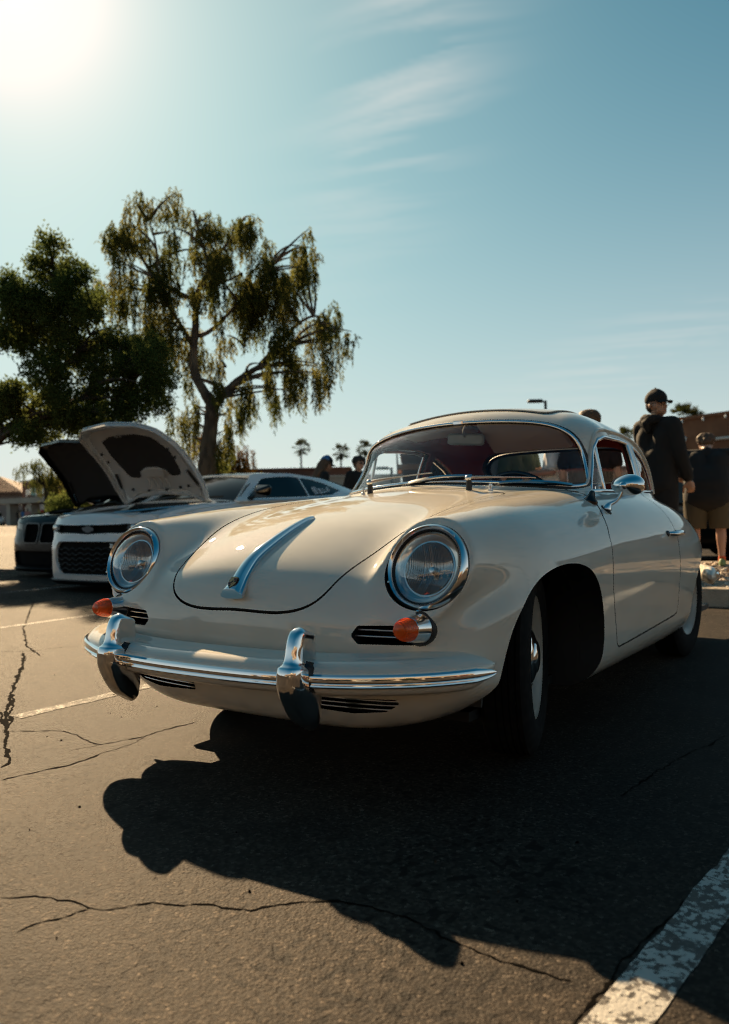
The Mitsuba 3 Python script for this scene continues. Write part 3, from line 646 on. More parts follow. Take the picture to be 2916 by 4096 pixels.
for s in (1, -1):
    # overrider: a lofted horn, slender above the blade, a saddle at it, a tapering tusk below
    o = [(.490, .812, .024, .012), (.487, .815, .034, .020), (.479, .820, .043, .028), (.464, .826, .048, .028), (.442, .830, .053, .029), (.418, .832, .057, .030), (.402, .834, .061, .032), (.394, .836, .069, .040), (.387, .838, .075, .046), (.368, .840, .078, .047), (.345, .840, .078, .047), (.318, .837, .073, .046), (.290, .831, .065, .043), (.262, .823, .054, .039), (.242, .816, .043, .034), (.229, .811, .028, .026), (.224, .810, .014, .014)]
    a = np.linspace(0, 2 * np.pi, 41)[:-1]; ca, sa = np.cos(a), np.sin(a); p = .62
    zz = CubicSpline(np.arange(len(o)), [q[0] for q in o])(np.linspace(0, len(o) - 1, 65)); oo = PchipInterpolator(np.arange(len(o)), [q[1:] for q in o])(np.linspace(0, len(o) - 1, 65))
    lo = np.sign(ca) * np.abs(ca) ** p; la = np.sign(sa) * np.abs(sa) ** (.68)
    rs = np.stack([oo[:, :1] + oo[:, 1:2] * lo * np.where(lo > 0, .85, 1.0), s * (.365 + .86 * oo[:, 2:] * la) + 0 * oo[:, :1], zz[:, None] + .010 * lo], -1)
    v, f = rings(rs)
    ov = put(BUMPER, 'overrider', (v, f if s < 0 else f[:, ::-1]), 'chrome', 50)
    sel = (zz > .318) & (zz < .408)
    v, f = rings(np.stack([oo[sel, :1] - .020 + oo[sel, 1:2] * .55 * lo, s * (.365 + (.86 * oo[sel, 2:] + .0035) * la) + 0 * oo[sel, :1], zz[sel, None] + .010 * lo], -1))
    put(ov, 'rubber_gasket', (v, f if s < 0 else f[:, ::-1]), 'black_rubber', 40)
# ---- bonnet handle with its shield
hx = np.array([.702, .66, .60, .52, .44, .36, .30, .285]); 
hz = march(body_low, np.column_stack([hx, hx * 0, np.full(len(hx), 1.1)]), [0, 0, -1], 1.0)
hz[0] = [.702, 0, .553]
tt = np.linspace(0, 1, 60); hp = CubicSpline(np.linspace(0, 1, len(hz)), hz)(tt)
hn = np.gradient(hp, axis=0); hn = np.column_stack([-hn[:, 2], 0 * hn[:, 0], hn[:, 0]]); hn *= np.sign(hn[:, 2:]); hn /= np.linalg.norm(hn, axis=1, keepdims=True)
wid = np.interp(tt, [0, .06, .16, .3, .5, .8, 1], [.044, .038, .029, .022, .0165, .009, .002]); hgt = np.interp(tt, [0, .05, .2, .5, .8, 1], [.030, .032, .030, .024, .015, .003])
sec = np.array([(-1, 0), (-1, .35), (-.93, .42), (-.80, .46), (-.76, .62), (-.55, .90), (-.25, 1.0), (.25, 1.0), (.55, .90), (.76, .62), (.80, .46), (.93, .42), (1, .35), (1, 0), (0.5, -.15), (-.5, -.15)])
rs = hp[:, None] + sec[None, :, :1] * wid[:, None, None] * np.array([0, 1, 0]) + sec[None, :, 1:] * hgt[:, None, None] * hn[:, None]
HAND = put(COUPE + '__hood', 'handle', rings(rs), 'chrome', 28)
ci = 6; cc = hp[ci] + hn[ci] * (hgt[ci] + .0005); Rc = frame(hn[ci], hp[ci + 3] - hp[ci - 3]) ; k = .0205
sh = np.array([(-.72, .9), (-.35, .98), (0, 1.05), (.35, .98), (.72, .9), (.80, .35), (.74, -.15), (.5, -.65), (0, -1.1), (-.5, -.65), (-.74, -.15), (-.80, .35)])
SHP = shapely.Polygon(smooth_curve(sh, 60) * .5 + resample(sh, 60) * .5) if False else shapely.Polygon(sh)
def shield(p, h, z0=0.): 
    return xf(xf(join([extrude(g, h, z0) for g in getattr(p, 'geoms', [p])]), s=1), Rc, cc) 
SK = affinity.scale(SHP, k, k, origin=(0, 0))
crest = put(HAND, 'crest_shield', shield(SK, .0022), 'emblem_black', 30)
inner = SK.buffer(-.0011)
put(HAND, 'crest_field', shield(inner, .0030), 'emblem_gold', 30)
bx = lambda x0, y0, x1, y1: shapely.box(x0 * k, y0 * k, x1 * k, y1 * k)
qs = [bx(.03, .02, .9, .72), bx(-.9, -.9, -.03, -.03)]
put(HAND, 'crest_quarters', shield(shapely.union_all(qs).intersection(inner), .0034), 'emblem_black', 30)
st = [bx(.03, .50, .9, .66), bx(.03, .16, .9, .34), bx(-.9, -.24, -.03, -.10), bx(-.9, -.58, -.03, -.40)]
put(HAND, 'crest_stripes', shield(shapely.union_all(st).intersection(inner), .0037), 'emblem_red', 30)
put(HAND, 'crest_inset', shield(affinity.scale(SHP, k * .40, k * .38, origin=(0, 0)), .0040), 'emblem_gold', 30)
horse = shapely.union_all([shapely.LineString(np.array(l) * k).buffer(.045 * k) for l in ([(-.14, -.22), (-.10, -.02), (.04, .06), (.10, .20), (.18, .16)], [(-.10, -.02), (-.18, -.08), (-.2, -.2)], [(.04, .04), (.16, .02), (.14, -.06)], [(-.02, -.0), (.02, -.12), (-.04, -.24)])])
put(HAND, 'crest_horse', shield(horse, .0046), 'emblem_black', 30)
# ---- mirror, handle, aerial boot, wipers, jets
mc = np.array([-.681, .797, .889])
mv, mf = ellipsoid((0, 0, 0), (.056, .064, .042), 32)
mv[:, 0] = np.where(mv[:, 0] < 0, mv[:, 0] * .25, mv[:, 0]); mv[:, 2] *= 1 + .18 * mv[:, 1] / .078
MIR = put(COUPE, 'side_mirror', xf((mv, mf), rot([0, 0, 1], 10), mc), 'chrome', 50)
mb = march(body_low, [[-.605, .735, 1.0]], [0, 0, -1], .5)[0]
pth = np.array([mb, mb + [-.008, .012, .022], mb * .5 + mc * .5 + [.012, 0, -.012], mc + [.035, -.004, -.004]])
put(MIR, 'stem', tube(CubicSpline([0, .3, .65, 1], pth)(np.linspace(0, 1, 24)), np.interp(np.linspace(0, 1, 24), [0, .12, .3, .8, 1], [.020, .016, .0085, .0055, .0055]), 14), 'chrome', True)
put(MIR, 'swivel', join([ellipsoid(mc + [.046, -.004, -.003], (.012, .013, .013), 20), ellipsoid(mc + [.052, -.004, -.003], (.02, .016, .016), 20)]), 'chrome', True)
put(MIR, 'base_gasket', xf(ellipsoid((0, 0, 0), (.026, .021, .006), 20), frame(grad(body_low, mb[None])[0][0], (1, 0, 0)), mb), 'black_rubber', True)
for s in (1, -1):
    hpnt = march(body_low, [[x_, s * 1., .683] for x_ in np.linspace(-1.19, -1.335, 7)], [0, -s, 0], .5)
    hpnt += np.array([0, s, 0]) * np.array([.004, .028, .034, .036, .034, .030, .026])[:, None]
    hd = put(DOORS[0 if s > 0 else 1], 'handle', tube(CubicSpline(np.arange(7), hpnt)(np.linspace(0, 6, 30)), np.interp(np.linspace(0, 1, 30), [0, .15, .5, .85, .95, 1], [.010, .011, .0105, .013, .013, .006]), 12), 'chrome', True)
    put(hd, 'pivot', tube(np.linspace(hpnt[5] - [0, s * .03, 0], hpnt[5], 4), .013, 12), 'chrome', True)
    put(hd, 'foot', ellipsoid(hpnt[0] + [.004, -s * .004, 0], (.022, .008, .014), 16), 'black_rubber', True)
ab = march(body_f, [[-.56, .688, 1.0]], [0, 0, -1], .5)[0]
put(COUPE, 'aerial_base', lathe([(.030, -.006), (.028, .004), (.020, .010), (.012, .026), (.011, .034), (.007, .040), (0, .042)], 24, frame([0.05, .25, .95]), ab), 'black_gloss', 40)
def wiper(pv, tip, b0, bm, b1):
    S = lambda q: on_surface_x(body_roof, np.array([q]), 0., 0.)
    base = march(body_f, [[pv[0], pv[1], 1.1]], [0, 0, -1], .5)[0]
    head = base + [.0, 0, .045]
    w = put(COUPE, 'wiper', tube([base - [0, 0, .01], base + [-.002, 0, .02], head], [.013, .012, .010], 14), 'black_rubber', 40)
    (m_, n_), = [tuple(a[0] for a in S(bm))]
    j = m_ + n_ * .030
    arm = np.array([head + [.0, 0, .004], head * .72 + j * .28 + n_ * .008, head * .35 + j * .65 + n_ * .006, j])
    put(w, 'arm', sweep(CubicSpline([0, .3, .65, 1], arm)(np.linspace(0, 1, 20)), [(-1, -.4), (-1, .4), (-.6, .7), (.6, .7), (1, .4), (1, -.4)], scale=np.interp(np.linspace(0, 1, 20), [0, .1, .45, .5, 1], [.010, .011, .008, .0055, .005])), 'satin_metal', 40)
    put(w, 'pivot_cap', ellipsoid(head + [.004, 0, .004], (.014, .014, .012), 18), 'satin_metal', True)
    bp = np.array([S(np.array(b0) * (1 - t) + np.array(b1) * t)[0][0] + S(np.array(b0) * (1 - t) + np.array(b1) * t)[1][0] * .006 for t in np.linspace(0, 1, 14)])
    bnm = np.array([S(np.array(b0) * (1 - t) + np.array(b1) * t)[1][0] for t in np.linspace(0, 1, 14)])
    put(w, 'blade', sweep(bp, np.array([(-.003, -.006), (-.003, .006), (.003, .006), (.003, -.006)]), normals=bnm), 'black_rubber', 30)
    bow = bp + bnm * (.008 + .014 * np.sin(np.linspace(0, np.pi, 14)) ** .8)[:, None]
    put(w, 'yoke', sweep(bow, np.array([(-.0065, -.002), (-.005, .003), (.005, .003), (.0065, -.002)]), normals=bnm), 'satin_metal', 30)
wiper((-.435, -.245), None, (-.09, .918), (.02, .944), (.19, .938))
wiper((-.432, .235), None, (.305, .906), (.43, .912), (.55, .893))
for y in (-.30, .315):
    b = march(body_f, [[-.455 - .1 * y * y, y, 1.1]], [0, 0, -1], .5)[0]
    put(COUPE, 'washer_jet', lathe([(.010, 0), (.009, .008), (.006, .010), (.006, .018), (.008, .020), (.007, .028), (0, .030)], 14, None, b), 'satin_metal', 40)
# ---- cabin
lin = CAVITY - man(surface_nets(lambda x, y, z: cav_f(x, y, z) + .012, (-2.45, -.95, .3), (-.4, .95, 1.4), .028, 1)) - m3.Manifold.batch_boolean(cutters, m3.OpType.Add)
lin = lin ^ man(box((-2.4, -.9, .30), (-.62, .9, 1.4)))
put(COUPE, 'headliner', lin.translate((0, 0, 0)), 'headliner_red', 30)
dash = prism(rpoly([(-.50, .60), (-.50, .862), (-.66, .872), (-.80, .852), (-.83, .80), (-.80, .66)], .03), 'y', -.60, .60)
put(COUPE, 'dashboard', dash, 'dash_leather', 30)
sc_, sn = np.array([-.90, .25, .785]), np.array([-.90, 0, .42]); sn /= np.linalg.norm(sn); Rs = frame(sn)
a = np.linspace(0, 2 * np.pi, 60)[:-1]
STW = put(COUPE, 'steering_wheel', xf(tube(np.stack([.195 * np.cos(a), .195 * np.sin(a), 0 * a], 1), .012, 10, True), Rs, sc_), 'black_gloss', True)
put(STW, 'spokes', xf(join([tube([(0, 0, -.03), (.19 * math.cos(t), .19 * math.sin(t), 0)], .006, 8) for t in (.1, math.pi - .1)] + [lathe([(0, .005), (.03, 0), (.035, -.03), (.02, -.05), (.018, -.22)], 24)]), Rs, sc_), 'black_gloss', 40)
for s in (1, -1):
    st_ = put(COUPE, 'seat', rings(np.array([[(x_ + .24 * ex, s * .33 + .23 * ey, z_) for ex, ey in zip(np.sign(np.cos(a)) * np.abs(np.cos(a)) ** .5, np.sign(np.sin(a)) * np.abs(np.sin(a)) ** .5)] for x_, z_ in ((-1.2, .36), (-1.2, .42), (-1.2, .50), (-1.21, .53))])), 'seat_leather', 40)
    bk = np.array([[(x_ + .05 * w_ * ex, s * .33 + .235 * w_ ** .5 * ey, z_) for ex, ey in zip(np.cos(a), np.sign(np.sin(a)) * np.abs(np.sin(a)) ** .6)] for x_, z_, w_ in ((-1.40, .46, 1.), (-1.46, .60, 1.1), (-1.52, .74, 1.), (-1.55, .83, .8), (-1.565, .87, .4), (-1.57, .88, .1))])
    put(st_, 'backrest', rings(bk), 'seat_leather', 40)
vv = np.array([(-.955, .03, 1.20), (-.965, .40, 1.175), (-1.06, .425, 1.09), (-1.065, .06, 1.085)])
put(COUPE, 'sun_visor', man(join([ellipsoid(p, (.012, .02, .02), 8) for p in vv])).hull() if False else m3.Manifold.batch_hull([m3.Manifold.sphere(.014, 12).translate(p.tolist()) for p in vv]), 'visor_vinyl', 40)
vv2 = np.array([(-.955, -.06, 1.205), (-.965, -.40, 1.175), (-1.10, -.40, 1.165), (-1.10, -.06, 1.19)])
put(COUPE, 'sun_visor', m3.Manifold.batch_hull([m3.Manifold.sphere(.012, 12).translate(p.tolist()) for p in vv2]), 'visor_vinyl', 40)
rm = np.array([-.93, -.03, 1.135])
RVM = put(COUPE, 'rear_view_mirror', xf(box((-.012, -.088, -.028), (.012, .088, .028), .010), rot([0, 0, 1], 12) @ rot([1, 0, 0], -4), rm), 'mirror_back', 40)
put(RVM, 'stem', tube([rm + [.012, 0, .01], rm + [.03, 0, .04], (-.895, -.01, 1.21)], .006, 8), 'satin_metal', True)
# ---- rear bumper, mostly hidden
rb = np.array([(-2.46, .715), (-2.64, .672), (-2.80, .595), (-2.94, .46), (-3.04, .25), (-3.07, 0)]); rbp = np.vstack([rb, (rb * [1, -1])[::-1][1:]])
q = CubicSpline(np.arange(len(rbp)), rbp)(np.linspace(0, len(rbp) - 1, 80)); z_ = np.full(80, .395)
es = np.ones(80); es[:6] = np.sqrt(np.linspace(.08, 1, 6)); es[-6:] = es[:6][::-1]
RB = put(COUPE, 'rear_bumper', sweep(np.column_stack([q, z_]), circ(.052, 18, .8, 1), scale=es), 'cream_paint', 50)
put(RB, 'trim_strip', sweep(np.column_stack([q + np.array([-.036, 0]) * (np.abs(q[:, :1]) > 0) + np.column_stack([q[:, 0] * 0, .030 * np.sign(q[:, 1]) * np.clip((np.abs(q[:, 1]) - .35) / .3, 0, 1)]), z_])[2:-2], circ(.020, 12), scale=es[2:-2]), 'chrome', 50)
for s in (1, -1):
    rs = np.array([[(-3.03 + .070 * w_ * c_ - .02 * dx, s * .34 + .040 * w_ * sn_, z_) for c_, sn_ in zip(np.cos(a), np.sin(a))] for z_, w_, dx in ((.29, .3, 0), (.31, .8, 0), (.36, 1., 0), (.40, .95, 0), (.44, .7, .4), (.48, .45, .8), (.49, .2, 1))])
    put(RB, 'overrider', rings(rs), 'chrome', 50)
# ---- wheels
def wheel(pos, yaw, s):
    """axle along y, outer face towards s * y"""
    R = rot([0, 0, 1], yaw) @ (np.array([[1, 0, 0], [0, 0, s], [0, -s, 0.]]) if True else 0)
    R = rot([0, 0, 1], yaw) @ np.stack([[1, 0, 0], [0, 0, -s], [0, s, 0]], 1).astype(float)
    R = rot([0, 0, 1], yaw) @ np.column_stack([[s, 0, 0], [0, 0, 1], [0, s, 0]]).astype(float)
    w = .079
    ty = [(.196, -.055), (.202, -.068), (.225, -.078), (.262, -.080), (.292, -.072), (.305, -.064), (.312, -.058)]
    for z in np.linspace(-.050, .050, 6):
        ty += [(.3155, z - .008), (.3155, z + .006), (.310, z + .0065), (.310, z + .0085)] if abs(z) < .049 else [(.3148, z - .006), (.3148, z + .006)]
    ty += [(.312, .058), (.305, .064), (.292, .072), (.262, .080), (.225, .078), (.202, .068), (.196, .055)]
    wh = put(COUPE, 'wheel', lathe(ty, 96, R, pos), 'tyre_rubber', 30)
    rim = [(.196, -.062), (.203, -.066), (.206, -.060), (.198, -.052), (.186, -.048), (.176, -.03), (.174, .02), (.186, .046), (.198, .052), (.206, .060), (.205, .067), (.199, .066), (.194, .058), (.183, .053), (.171, .036), (.166, .012), (.163, .004), (.155, .001)]
    put(wh, 'rim', lathe(rim, 96, R, pos), 'rim_paint', 40)
    disc = [(.164, .003), (.150, .004), (.138, .016), (.122, .030), (.104, .036), (.088, .033), (.08, .026), (0, .026)]
    put(wh, 'disc', lathe(disc, 72, R, pos), 'wheel_disc', 40)
    # moon hub cap with a proud centre
    put(wh, 'hub_cap', lathe([(.098, .030), (.100, .038), (.094, .048), (.080, .058), (.062, .065), (.055, .066), (.050, .072), (.030, .078), (0, .080)], 64, R, pos), 'chrome', 40)
    return wh
wheel((0, .618, .315), 16, 1); wheel((0, -.625, .315), 16, -1); wheel((-2.1, .612, .315), 0, 1); wheel((-2.1, -.612, .315), 0, -1)
# ---------------------------------------------------------------- modern cars, built of curved plates: a polygon in two coordinates laid on a surface
from scipy.spatial import Delaunay
def plate(outline, fn, th=.02, h=.06, flip=False):
    P_ = outline if hasattr(outline, 'exterior') else shapely.Polygon(outline).buffer(0)
    lo, hi = np.array(P_.bounds[:2]), np.array(P_.bounds[2:])
    g = np.stack(np.meshgrid(np.arange(lo[0], hi[0], h), np.arange(lo[1], hi[1], h), indexing='ij'), -1).reshape(-1, 2)
    g = g[shapely.contains_xy(P_.buffer(-.45 * h), g[:, 0], g[:, 1])]
    loops = [resample(np.array(r.coords)[:-1] , max(len(r.coords) - 1, int(r.length / h * 1.3))) for r in [P_.exterior, *P_.interiors]]
    loops = [np.vstack([l, np.array(r.coords)[:-1]]) if False else l for l, r in zip(loops, [P_.exterior, *P_.interiors])]
    pts = np.vstack(loops + [g]); tri = Delaunay(pts).simplices
    c = pts[tri].mean(1); tri = tri[shapely.contains_xy(P_.buffer(1e-3), c[:, 0], c[:, 1])]
    V = fn(pts[:, 0], pts[:, 1]); e = 1e-3
    N = np.cross(fn(pts[:, 0] + e, pts[:, 1]) - V, fn(pts[:, 0], pts[:, 1] + e) - V); N /= np.linalg.norm(N, axis=1, keepdims=True) + 1e-12
    a = pts[tri]; e_, g_ = a[:, 1] - a[:, 0], a[:, 2] - a[:, 0]; cw = e_[:, 0] * g_[:, 1] - e_[:, 1] * g_[:, 0] < 0
    tri[cw] = tri[cw][:, ::-1]
    if flip: N = -N; tri = tri[:, ::-1]
    k = len(V); F = [tri, tri[:, ::-1] + k]; o = 0
    for l in loops:
        m = len(l); i = np.arange(m) + o; j = o + (np.arange(m) + 1) % m
        F += [np.stack([i, j, j + k], 1), np.stack([i, j + k, i + k], 1)]; o += m
    return np.vstack([V, V - N * th]), np.vstack(F)
ip = lambda xs, ys: PchipInterpolator(xs, ys)
A3 = lambda *a: np.stack(np.broadcast_arrays(*a), -1).astype(float)
plastic('white_paint', (.82, .84, .84), .03, 1.5)
pr('black_paint', (.004, .0045, .005), .12, specular=.16)
plastic('silver_paint', (.38, .39, .40), .06, 1.5); plastic('red_paint', (.30, .025, .02), .04, 1.5); plastic('blue_paint', (.02, .11, .22), .04, 1.5)
plastic('tinted_glass', (.004, .005, .006), .015, 1.36)
pr('grille_black', (.006, .006, .006), .9, specular=.1)
pr('hood_underside', (.42, .41, .39), .6)
pr('hood_liner', (.018, .016, .015), .95)
plastic('headlamp_dark', (.03, .03, .032), .05)
pr('decal_white', (.75, .75, .75), .6)
pr('alloy_dark', (.05, .05, .055), .35, metallic=.6)
pr('tail_red', (.25, .012, .01), .25)
def car_wheel(parent, pos, s, R_=.34, rim=.25, w=.26, bsdf='alloy_dark'):
    Rm = np.column_stack([[s, 0, 0], [0, 0, 1], [0, s, 0]]).astype(float)
    wh = put(parent, 'wheel', lathe([(rim, -w / 2), (R_ - .03, -w / 2), (R_, -w / 2 + .03), (R_, w / 2 - .03), (R_ - .03, w / 2), (rim, w / 2)], 40, Rm, pos), 'tyre_rubber', 30)
    sp = [lathe([(rim, .02), (rim + .005, w / 2 - .005), (rim - .012, w / 2 - .002), (rim - .02, .03)], 40)]
    for k in range(10):
        a = k * math.pi / 5 + .1 * (k % 2)
        sp.append(xf(box((.04, -.016, .05), (rim - .005, .016, .085), .008), rot([0, 0, 1], math.degrees(a))))
    sp.append(lathe([(0, .09), (.05, .09), (.06, .05), (0, .05)], 24))
    put(wh, 'rim', xf(join(sp), Rm, pos), bsdf, 30)
    return wh
def modern_coupe(key, body, kind):
    """local axes: nose at x = 0, x forward, y left"""
    wk = kind == 'white'
    X0 = ip([.05, .12, .3, .5, .6, .70, .78, .83, .88], [-.10, -.02, .0, -.005, -.035, -.05, -.075, -.12, -.24])
    def fas(y, z, off=0.): return A3(X0(np.clip(z, .05, .88)) - .09 * np.abs(y / .95) ** 2 - .24 * np.abs(y / .95) ** 5 + off, y, z)
    WX = ip([-4.9, -4.5, -3.9, -3.0, -2.0, -1.2, -.6, -.3, 0], [.86, .945, 1.0, .985, .975, .99, .985, .955, .90])
    WZ = ip([.1, .25, .45, .62, .74, .86, .93, 1.0], [.885, .915, .94, .95, .945, .915, .87, .80])
    ZS = ip([-4.9, -4.3, -3.6, -2.5, -1.5, -.9, -.45, -.2, 0], [1.0, 1.03, 1.02, .985, .965, .925, .86, .815, .77])   # shoulder height
    def side(s):
        def fn(x, z):
            zz = np.clip(z, .1, 1.0)
            return A3(x, s * WX(np.clip(x, -4.9, 0)) * WZ(np.clip(zz - (ZS(np.clip(x, -4.9, 0)) - .965) * sstep(.45, .95, zz), .1, 1.0)), z)
        return fn
    def top(x, y): return A3(x, y, ZS(np.clip(x, -4.9, 0)) + .035 - .035 * np.abs(y / .9) ** 2 - .06 * np.abs(y / .92) ** 6)
    # front fascia with its openings set into it
    fz = rpoly([(-.90, .13), (-.915, .45), (-.90, .70), (-.84, .80), (-.6, .825), (0, .84), (.6, .825), (.84, .80), (.90, .70), (.915, .45), (.90, .13), (.6, .09), (-.6, .09)], .03)
    if wk:
        low = rpoly([(-.47, .19), (-.585, .34), (-.56, .50), (-.49, .545), (.49, .545), (.56, .50), (.585, .34), (.47, .19)], .025)
        slot = rpoly([(-.86, .66), (-.87, .735), (-.55, .725), (0, .715), (.55, .725), (.87, .735), (.86, .66), (.5, .635), (0, .625), (-.5, .635)], .012)
        ducts = [rpoly([(s * .70, .22), (s * .70, .46), (s * .83, .40), (s * .85, .26)], .02) for s in (1, -1)]
        holes = shapely.union_all([low, slot, *ducts])
    else:
        kid = [rpoly([(s * .03, .47), (s * .03, .73), (s * .33, .735), (s * .36, .70), (s * .34, .47)], .04) for s in (1, -1)]
        low = rpoly([(-.60, .17), (-.66, .36), (.66, .36), (.60, .17)], .03)
        lamp = [rpoly([(s * .46, .64), (s * .46, .73), (s * .86, .745), (s * .87, .68)], .02) for s in (1, -1)]
        holes = shapely.union_all([low, *kid, *lamp])
    fb = put(key, 'front_bumper', plate(fz.difference(holes), fas, .03, .07), body, 30)
    put(fb, 'grille_backing', plate(fz.buffer(-.01), lambda y, z: fas(y, z, -.045), .01, .12), 'grille_black', 30)
    put(fb, 'splitter', plate(rpoly([(-.93, .075), (-.93, .12), (.93, .12), (.93, .075)], .01), lambda y, z: fas(y, z, .035), .12, .09), 'black_matte', 30)
    if wk:
        for z in (.245, .30, .355, .41, .465):
            ys = np.linspace(-.52, .52, 27); zz = z + .011 * np.sign(np.sin(ys * 45)) 
            put(fb, 'grille_bar', tube(fas(ys, zz, -.022), .006, 6), 'black_matte', 40)
        # bow-tie shaped emblem, letters of the badge
        cross = shapely.union_all([shapely.Polygon([(-.085, -.018), (-.10, .018), (.085, .018), (.10, -.018)]), shapely.Polygon([(-.038, -.036), (-.042, .036), (.038, .036), (.042, -.036)])])
        put(fb, 'emblem', plate(affinity.translate(cross, 0, .675), lambda y, z: fas(y, z, .002), .012, .03), 'alloy_dark', 30)
        m = meshkit.text_mesh('ZL1', .035, .006, True); v = m.vertices - m.vertices.mean(0)
        put(fb, 'badge', (fas(.40 + v[:, 0] * 1.0, .50 + v[:, 1], -.012) + np.outer(v[:, 2], [1, 0, 0]), m.faces), 'satin_metal', False)
        put(fb, 'grille_trim', tube(fas(*np.array(slot.exterior.coords)[::2].T, .004), .005, 6, False), 'dark_grey_plastic', 40)
        for s in (1, -1):
            hl = put(key, 'headlight', plate(rpoly([(s * .56, .665), (s * .57, .72), (s * .86, .728), (s * .85, .675)], .012), lambda y, z: fas(y, z, -.004), .02, .05, False), 'headlamp_dark', 30)
            for yy in (.64, .74):
                put(hl, 'projector', lathe([(.030, -.004), (.028, .01), (.020, .014), (0, .016)], 20, frame([1, s * .3, .1]), fas(np.array([s * yy]), np.array([.695]), .002)[0]), 'reflector_metal', 40)
            put(hl, 'lamp_strip', tube(fas(s * np.linspace(.59, .84, 9), np.linspace(.672, .680, 9), .003), .006, 6), 'decal_white', 40)
    else:
        for s in (1, -1):
            k2 = kid[0 if s > 0 else 1]
            gk = put(key, 'kidney_grille', plate(k2.buffer(.012).difference(k2.buffer(-.006)), lambda y, z: fas(y, z, .012), .03, .06), 'dark_grey_plastic', 30)
            for yy in np.linspace(.07, .31, 7): put(gk, 'slat', tube(fas(np.full(5, s * yy), np.linspace(.48, .72, 5), -.018), .006, 6), 'grille_black', 40)
            put(key, 'headlight', plate(lamp[0 if s > 0 else 1].buffer(-.003), lambda y, z: fas(y, z, -.012), .02, .05), 'headlamp_dark', 30)
        put(fb, 'emblem', lathe([(.040, 0), (.038, .006), (0, .008)], 24, frame([.35, 0, .94]), (-.13, 0, .86)), 'satin_metal', 40)
    arch = lambda cx, r: shapely.Point(cx, .345).buffer(r, quad_segs=16)
    for s in (1, -1):
        sp = shapely.Polygon([(-.27, .13), (-.27, .60), (-.27, .80)] + [(x, float(ZS(x)) - .012) for x in np.linspace(-.45, -4.75, 30)] + [(-4.85, .8), (-4.85, .35), (-4.6, .2), (-3.4, .15), (-1.4, .13)]).buffer(0)
        sp = sp.difference(arch(-.95, .39)).difference(arch(-3.76, .40))
        sp = max(getattr(sp, 'geoms', [sp]), key=lambda g: g.area)
        door = rpoly([(-1.52, .22), (-1.47, .60), (-1.56, .952), (-2.86, .985), (-2.93, .80), (-2.84, .22)], .04)
        put(key, 'side_panel', plate(sp.difference(door), side(s), .03, .09, s > 0), body, 30)
        dk = put(key, 'door', plate(door.buffer(-.006), side(s), .03, .09, s > 0), body, 30)
        put(dk, 'handle', tube(side(s)(np.linspace(-2.55, -2.76, 6), np.full(6, .86)) + [0, s * .02, 0], .014, 8), body, 40)
        ma, mb_ = np.array([-1.70, s * .84, .985]), np.array([-1.68, s * .98, 1.03])
        mm = put(dk, 'mirror', m3.Manifold.batch_hull([m3.Manifold.sphere(r, 16).translate(list(p)) for p, r in (((-1.70, s * .93, 1.04), .05), ((-1.72, s * 1.08, 1.05), .045), ((-1.72, s * 1.10, 1.10), .035), ((-1.71, s * .95, 1.105), .038), ((-1.62, s * 1.02, 1.06), .03))]), 'black_gloss', 40)
        put(mm, 'foot', tube([ma - [0, s * .03, .02], [-1.70, s * .93, 1.03]], .025, 8), 'black_gloss', 40)
        for cx in (-.95, -3.76): car_wheel(key, (cx, s * .79, .345), s, .345)
    # cowl, wings and deck
    bay = rpoly([(-.22, -.66), (-.22, .66), (-1.26, .74), (-1.26, -.74)], .12)
    tp = rpoly([(-.13, -.60), (-.30, -.80), (-.6, -.885), (-1.5, -.865), (-1.5, .865), (-.6, .885), (-.30, .80), (-.13, .60)], .08)
    put(key, 'wings', plate(tp.difference(bay), top, .03, .07), body, 30)
    eb = put(key, 'engine_bay', join([box((-1.26, -.70, .5), (-.2, .70, .55)), box((-1.29, -.74, .5), (-1.25, .74, .93)), box((-.22, -.66, .5), (-.18, .66, .76))]), 'black_matte', False)
    put(eb, 'engine_cover', box((-1.05, -.28, .55), (-.42, .28, .84), .06), 'dark_grey_plastic', 30)
    put(eb, 'airbox', box((-.75, .36, .55), (-.38, .60, .80), .05), 'black_matte', 30)
    put(eb, 'reservoir', m3.Manifold.batch_hull([m3.Manifold.sphere(.05, 12).translate(p) for p in ((-1.05, -.55, .78), (-1.1, -.45, .83), (-.9, -.55, .80))]), 'decal_white', 40)
    put(eb, 'brace', tube([(-1.2, -.62, .93), (-.55, -.1, .86), (-.40, 0, .85)], .016, 8), 'satin_metal', 40)
    put(eb, 'brace', tube([(-1.2, .62, .93), (-.55, .1, .86), (-.40, 0, .85)], .016, 8), 'satin_metal', 40)
    put(eb, 'radiator_cover', box((-.36, -.60, .70), (-.20, .60, .775), .03), 'black_matte', 30)
    # raised hood: local plane u across, w from the hinge to the lip
    th = math.radians(47 if wk else 50); hb = np.array([-1.20, 0, .985])
    e1, e2 = np.array([math.cos(th), 0, math.sin(th)]), np.array([-math.sin(th), 0, math.cos(th)])
    def hd(off): return lambda u, w: hb + u[:, None] * [0, 1, 0] + w[:, None] * e1 + (off + .10 * np.sin(np.pi * np.clip(w / 1.18, 0, 1)) ** .8 * 1.0 - .05 * np.abs(u / .72) ** 2.5 - .05 * (w / 1.1) ** 3 - .0 * u)[:, None] * e2
    ho = rpoly([(-.70, 0), (-.735, .25), (-.71, .80), (-.64, 1.05), (-.44, 1.18), (0, 1.22), (.44, 1.18), (.64, 1.05), (.71, .80), (.735, .25), (.70, 0), (.45, .075), (0, .10), (-.45, .075)], .05)
    hk = put(key, 'hood', plate(ho, hd(0), .012, .07), body, 30)
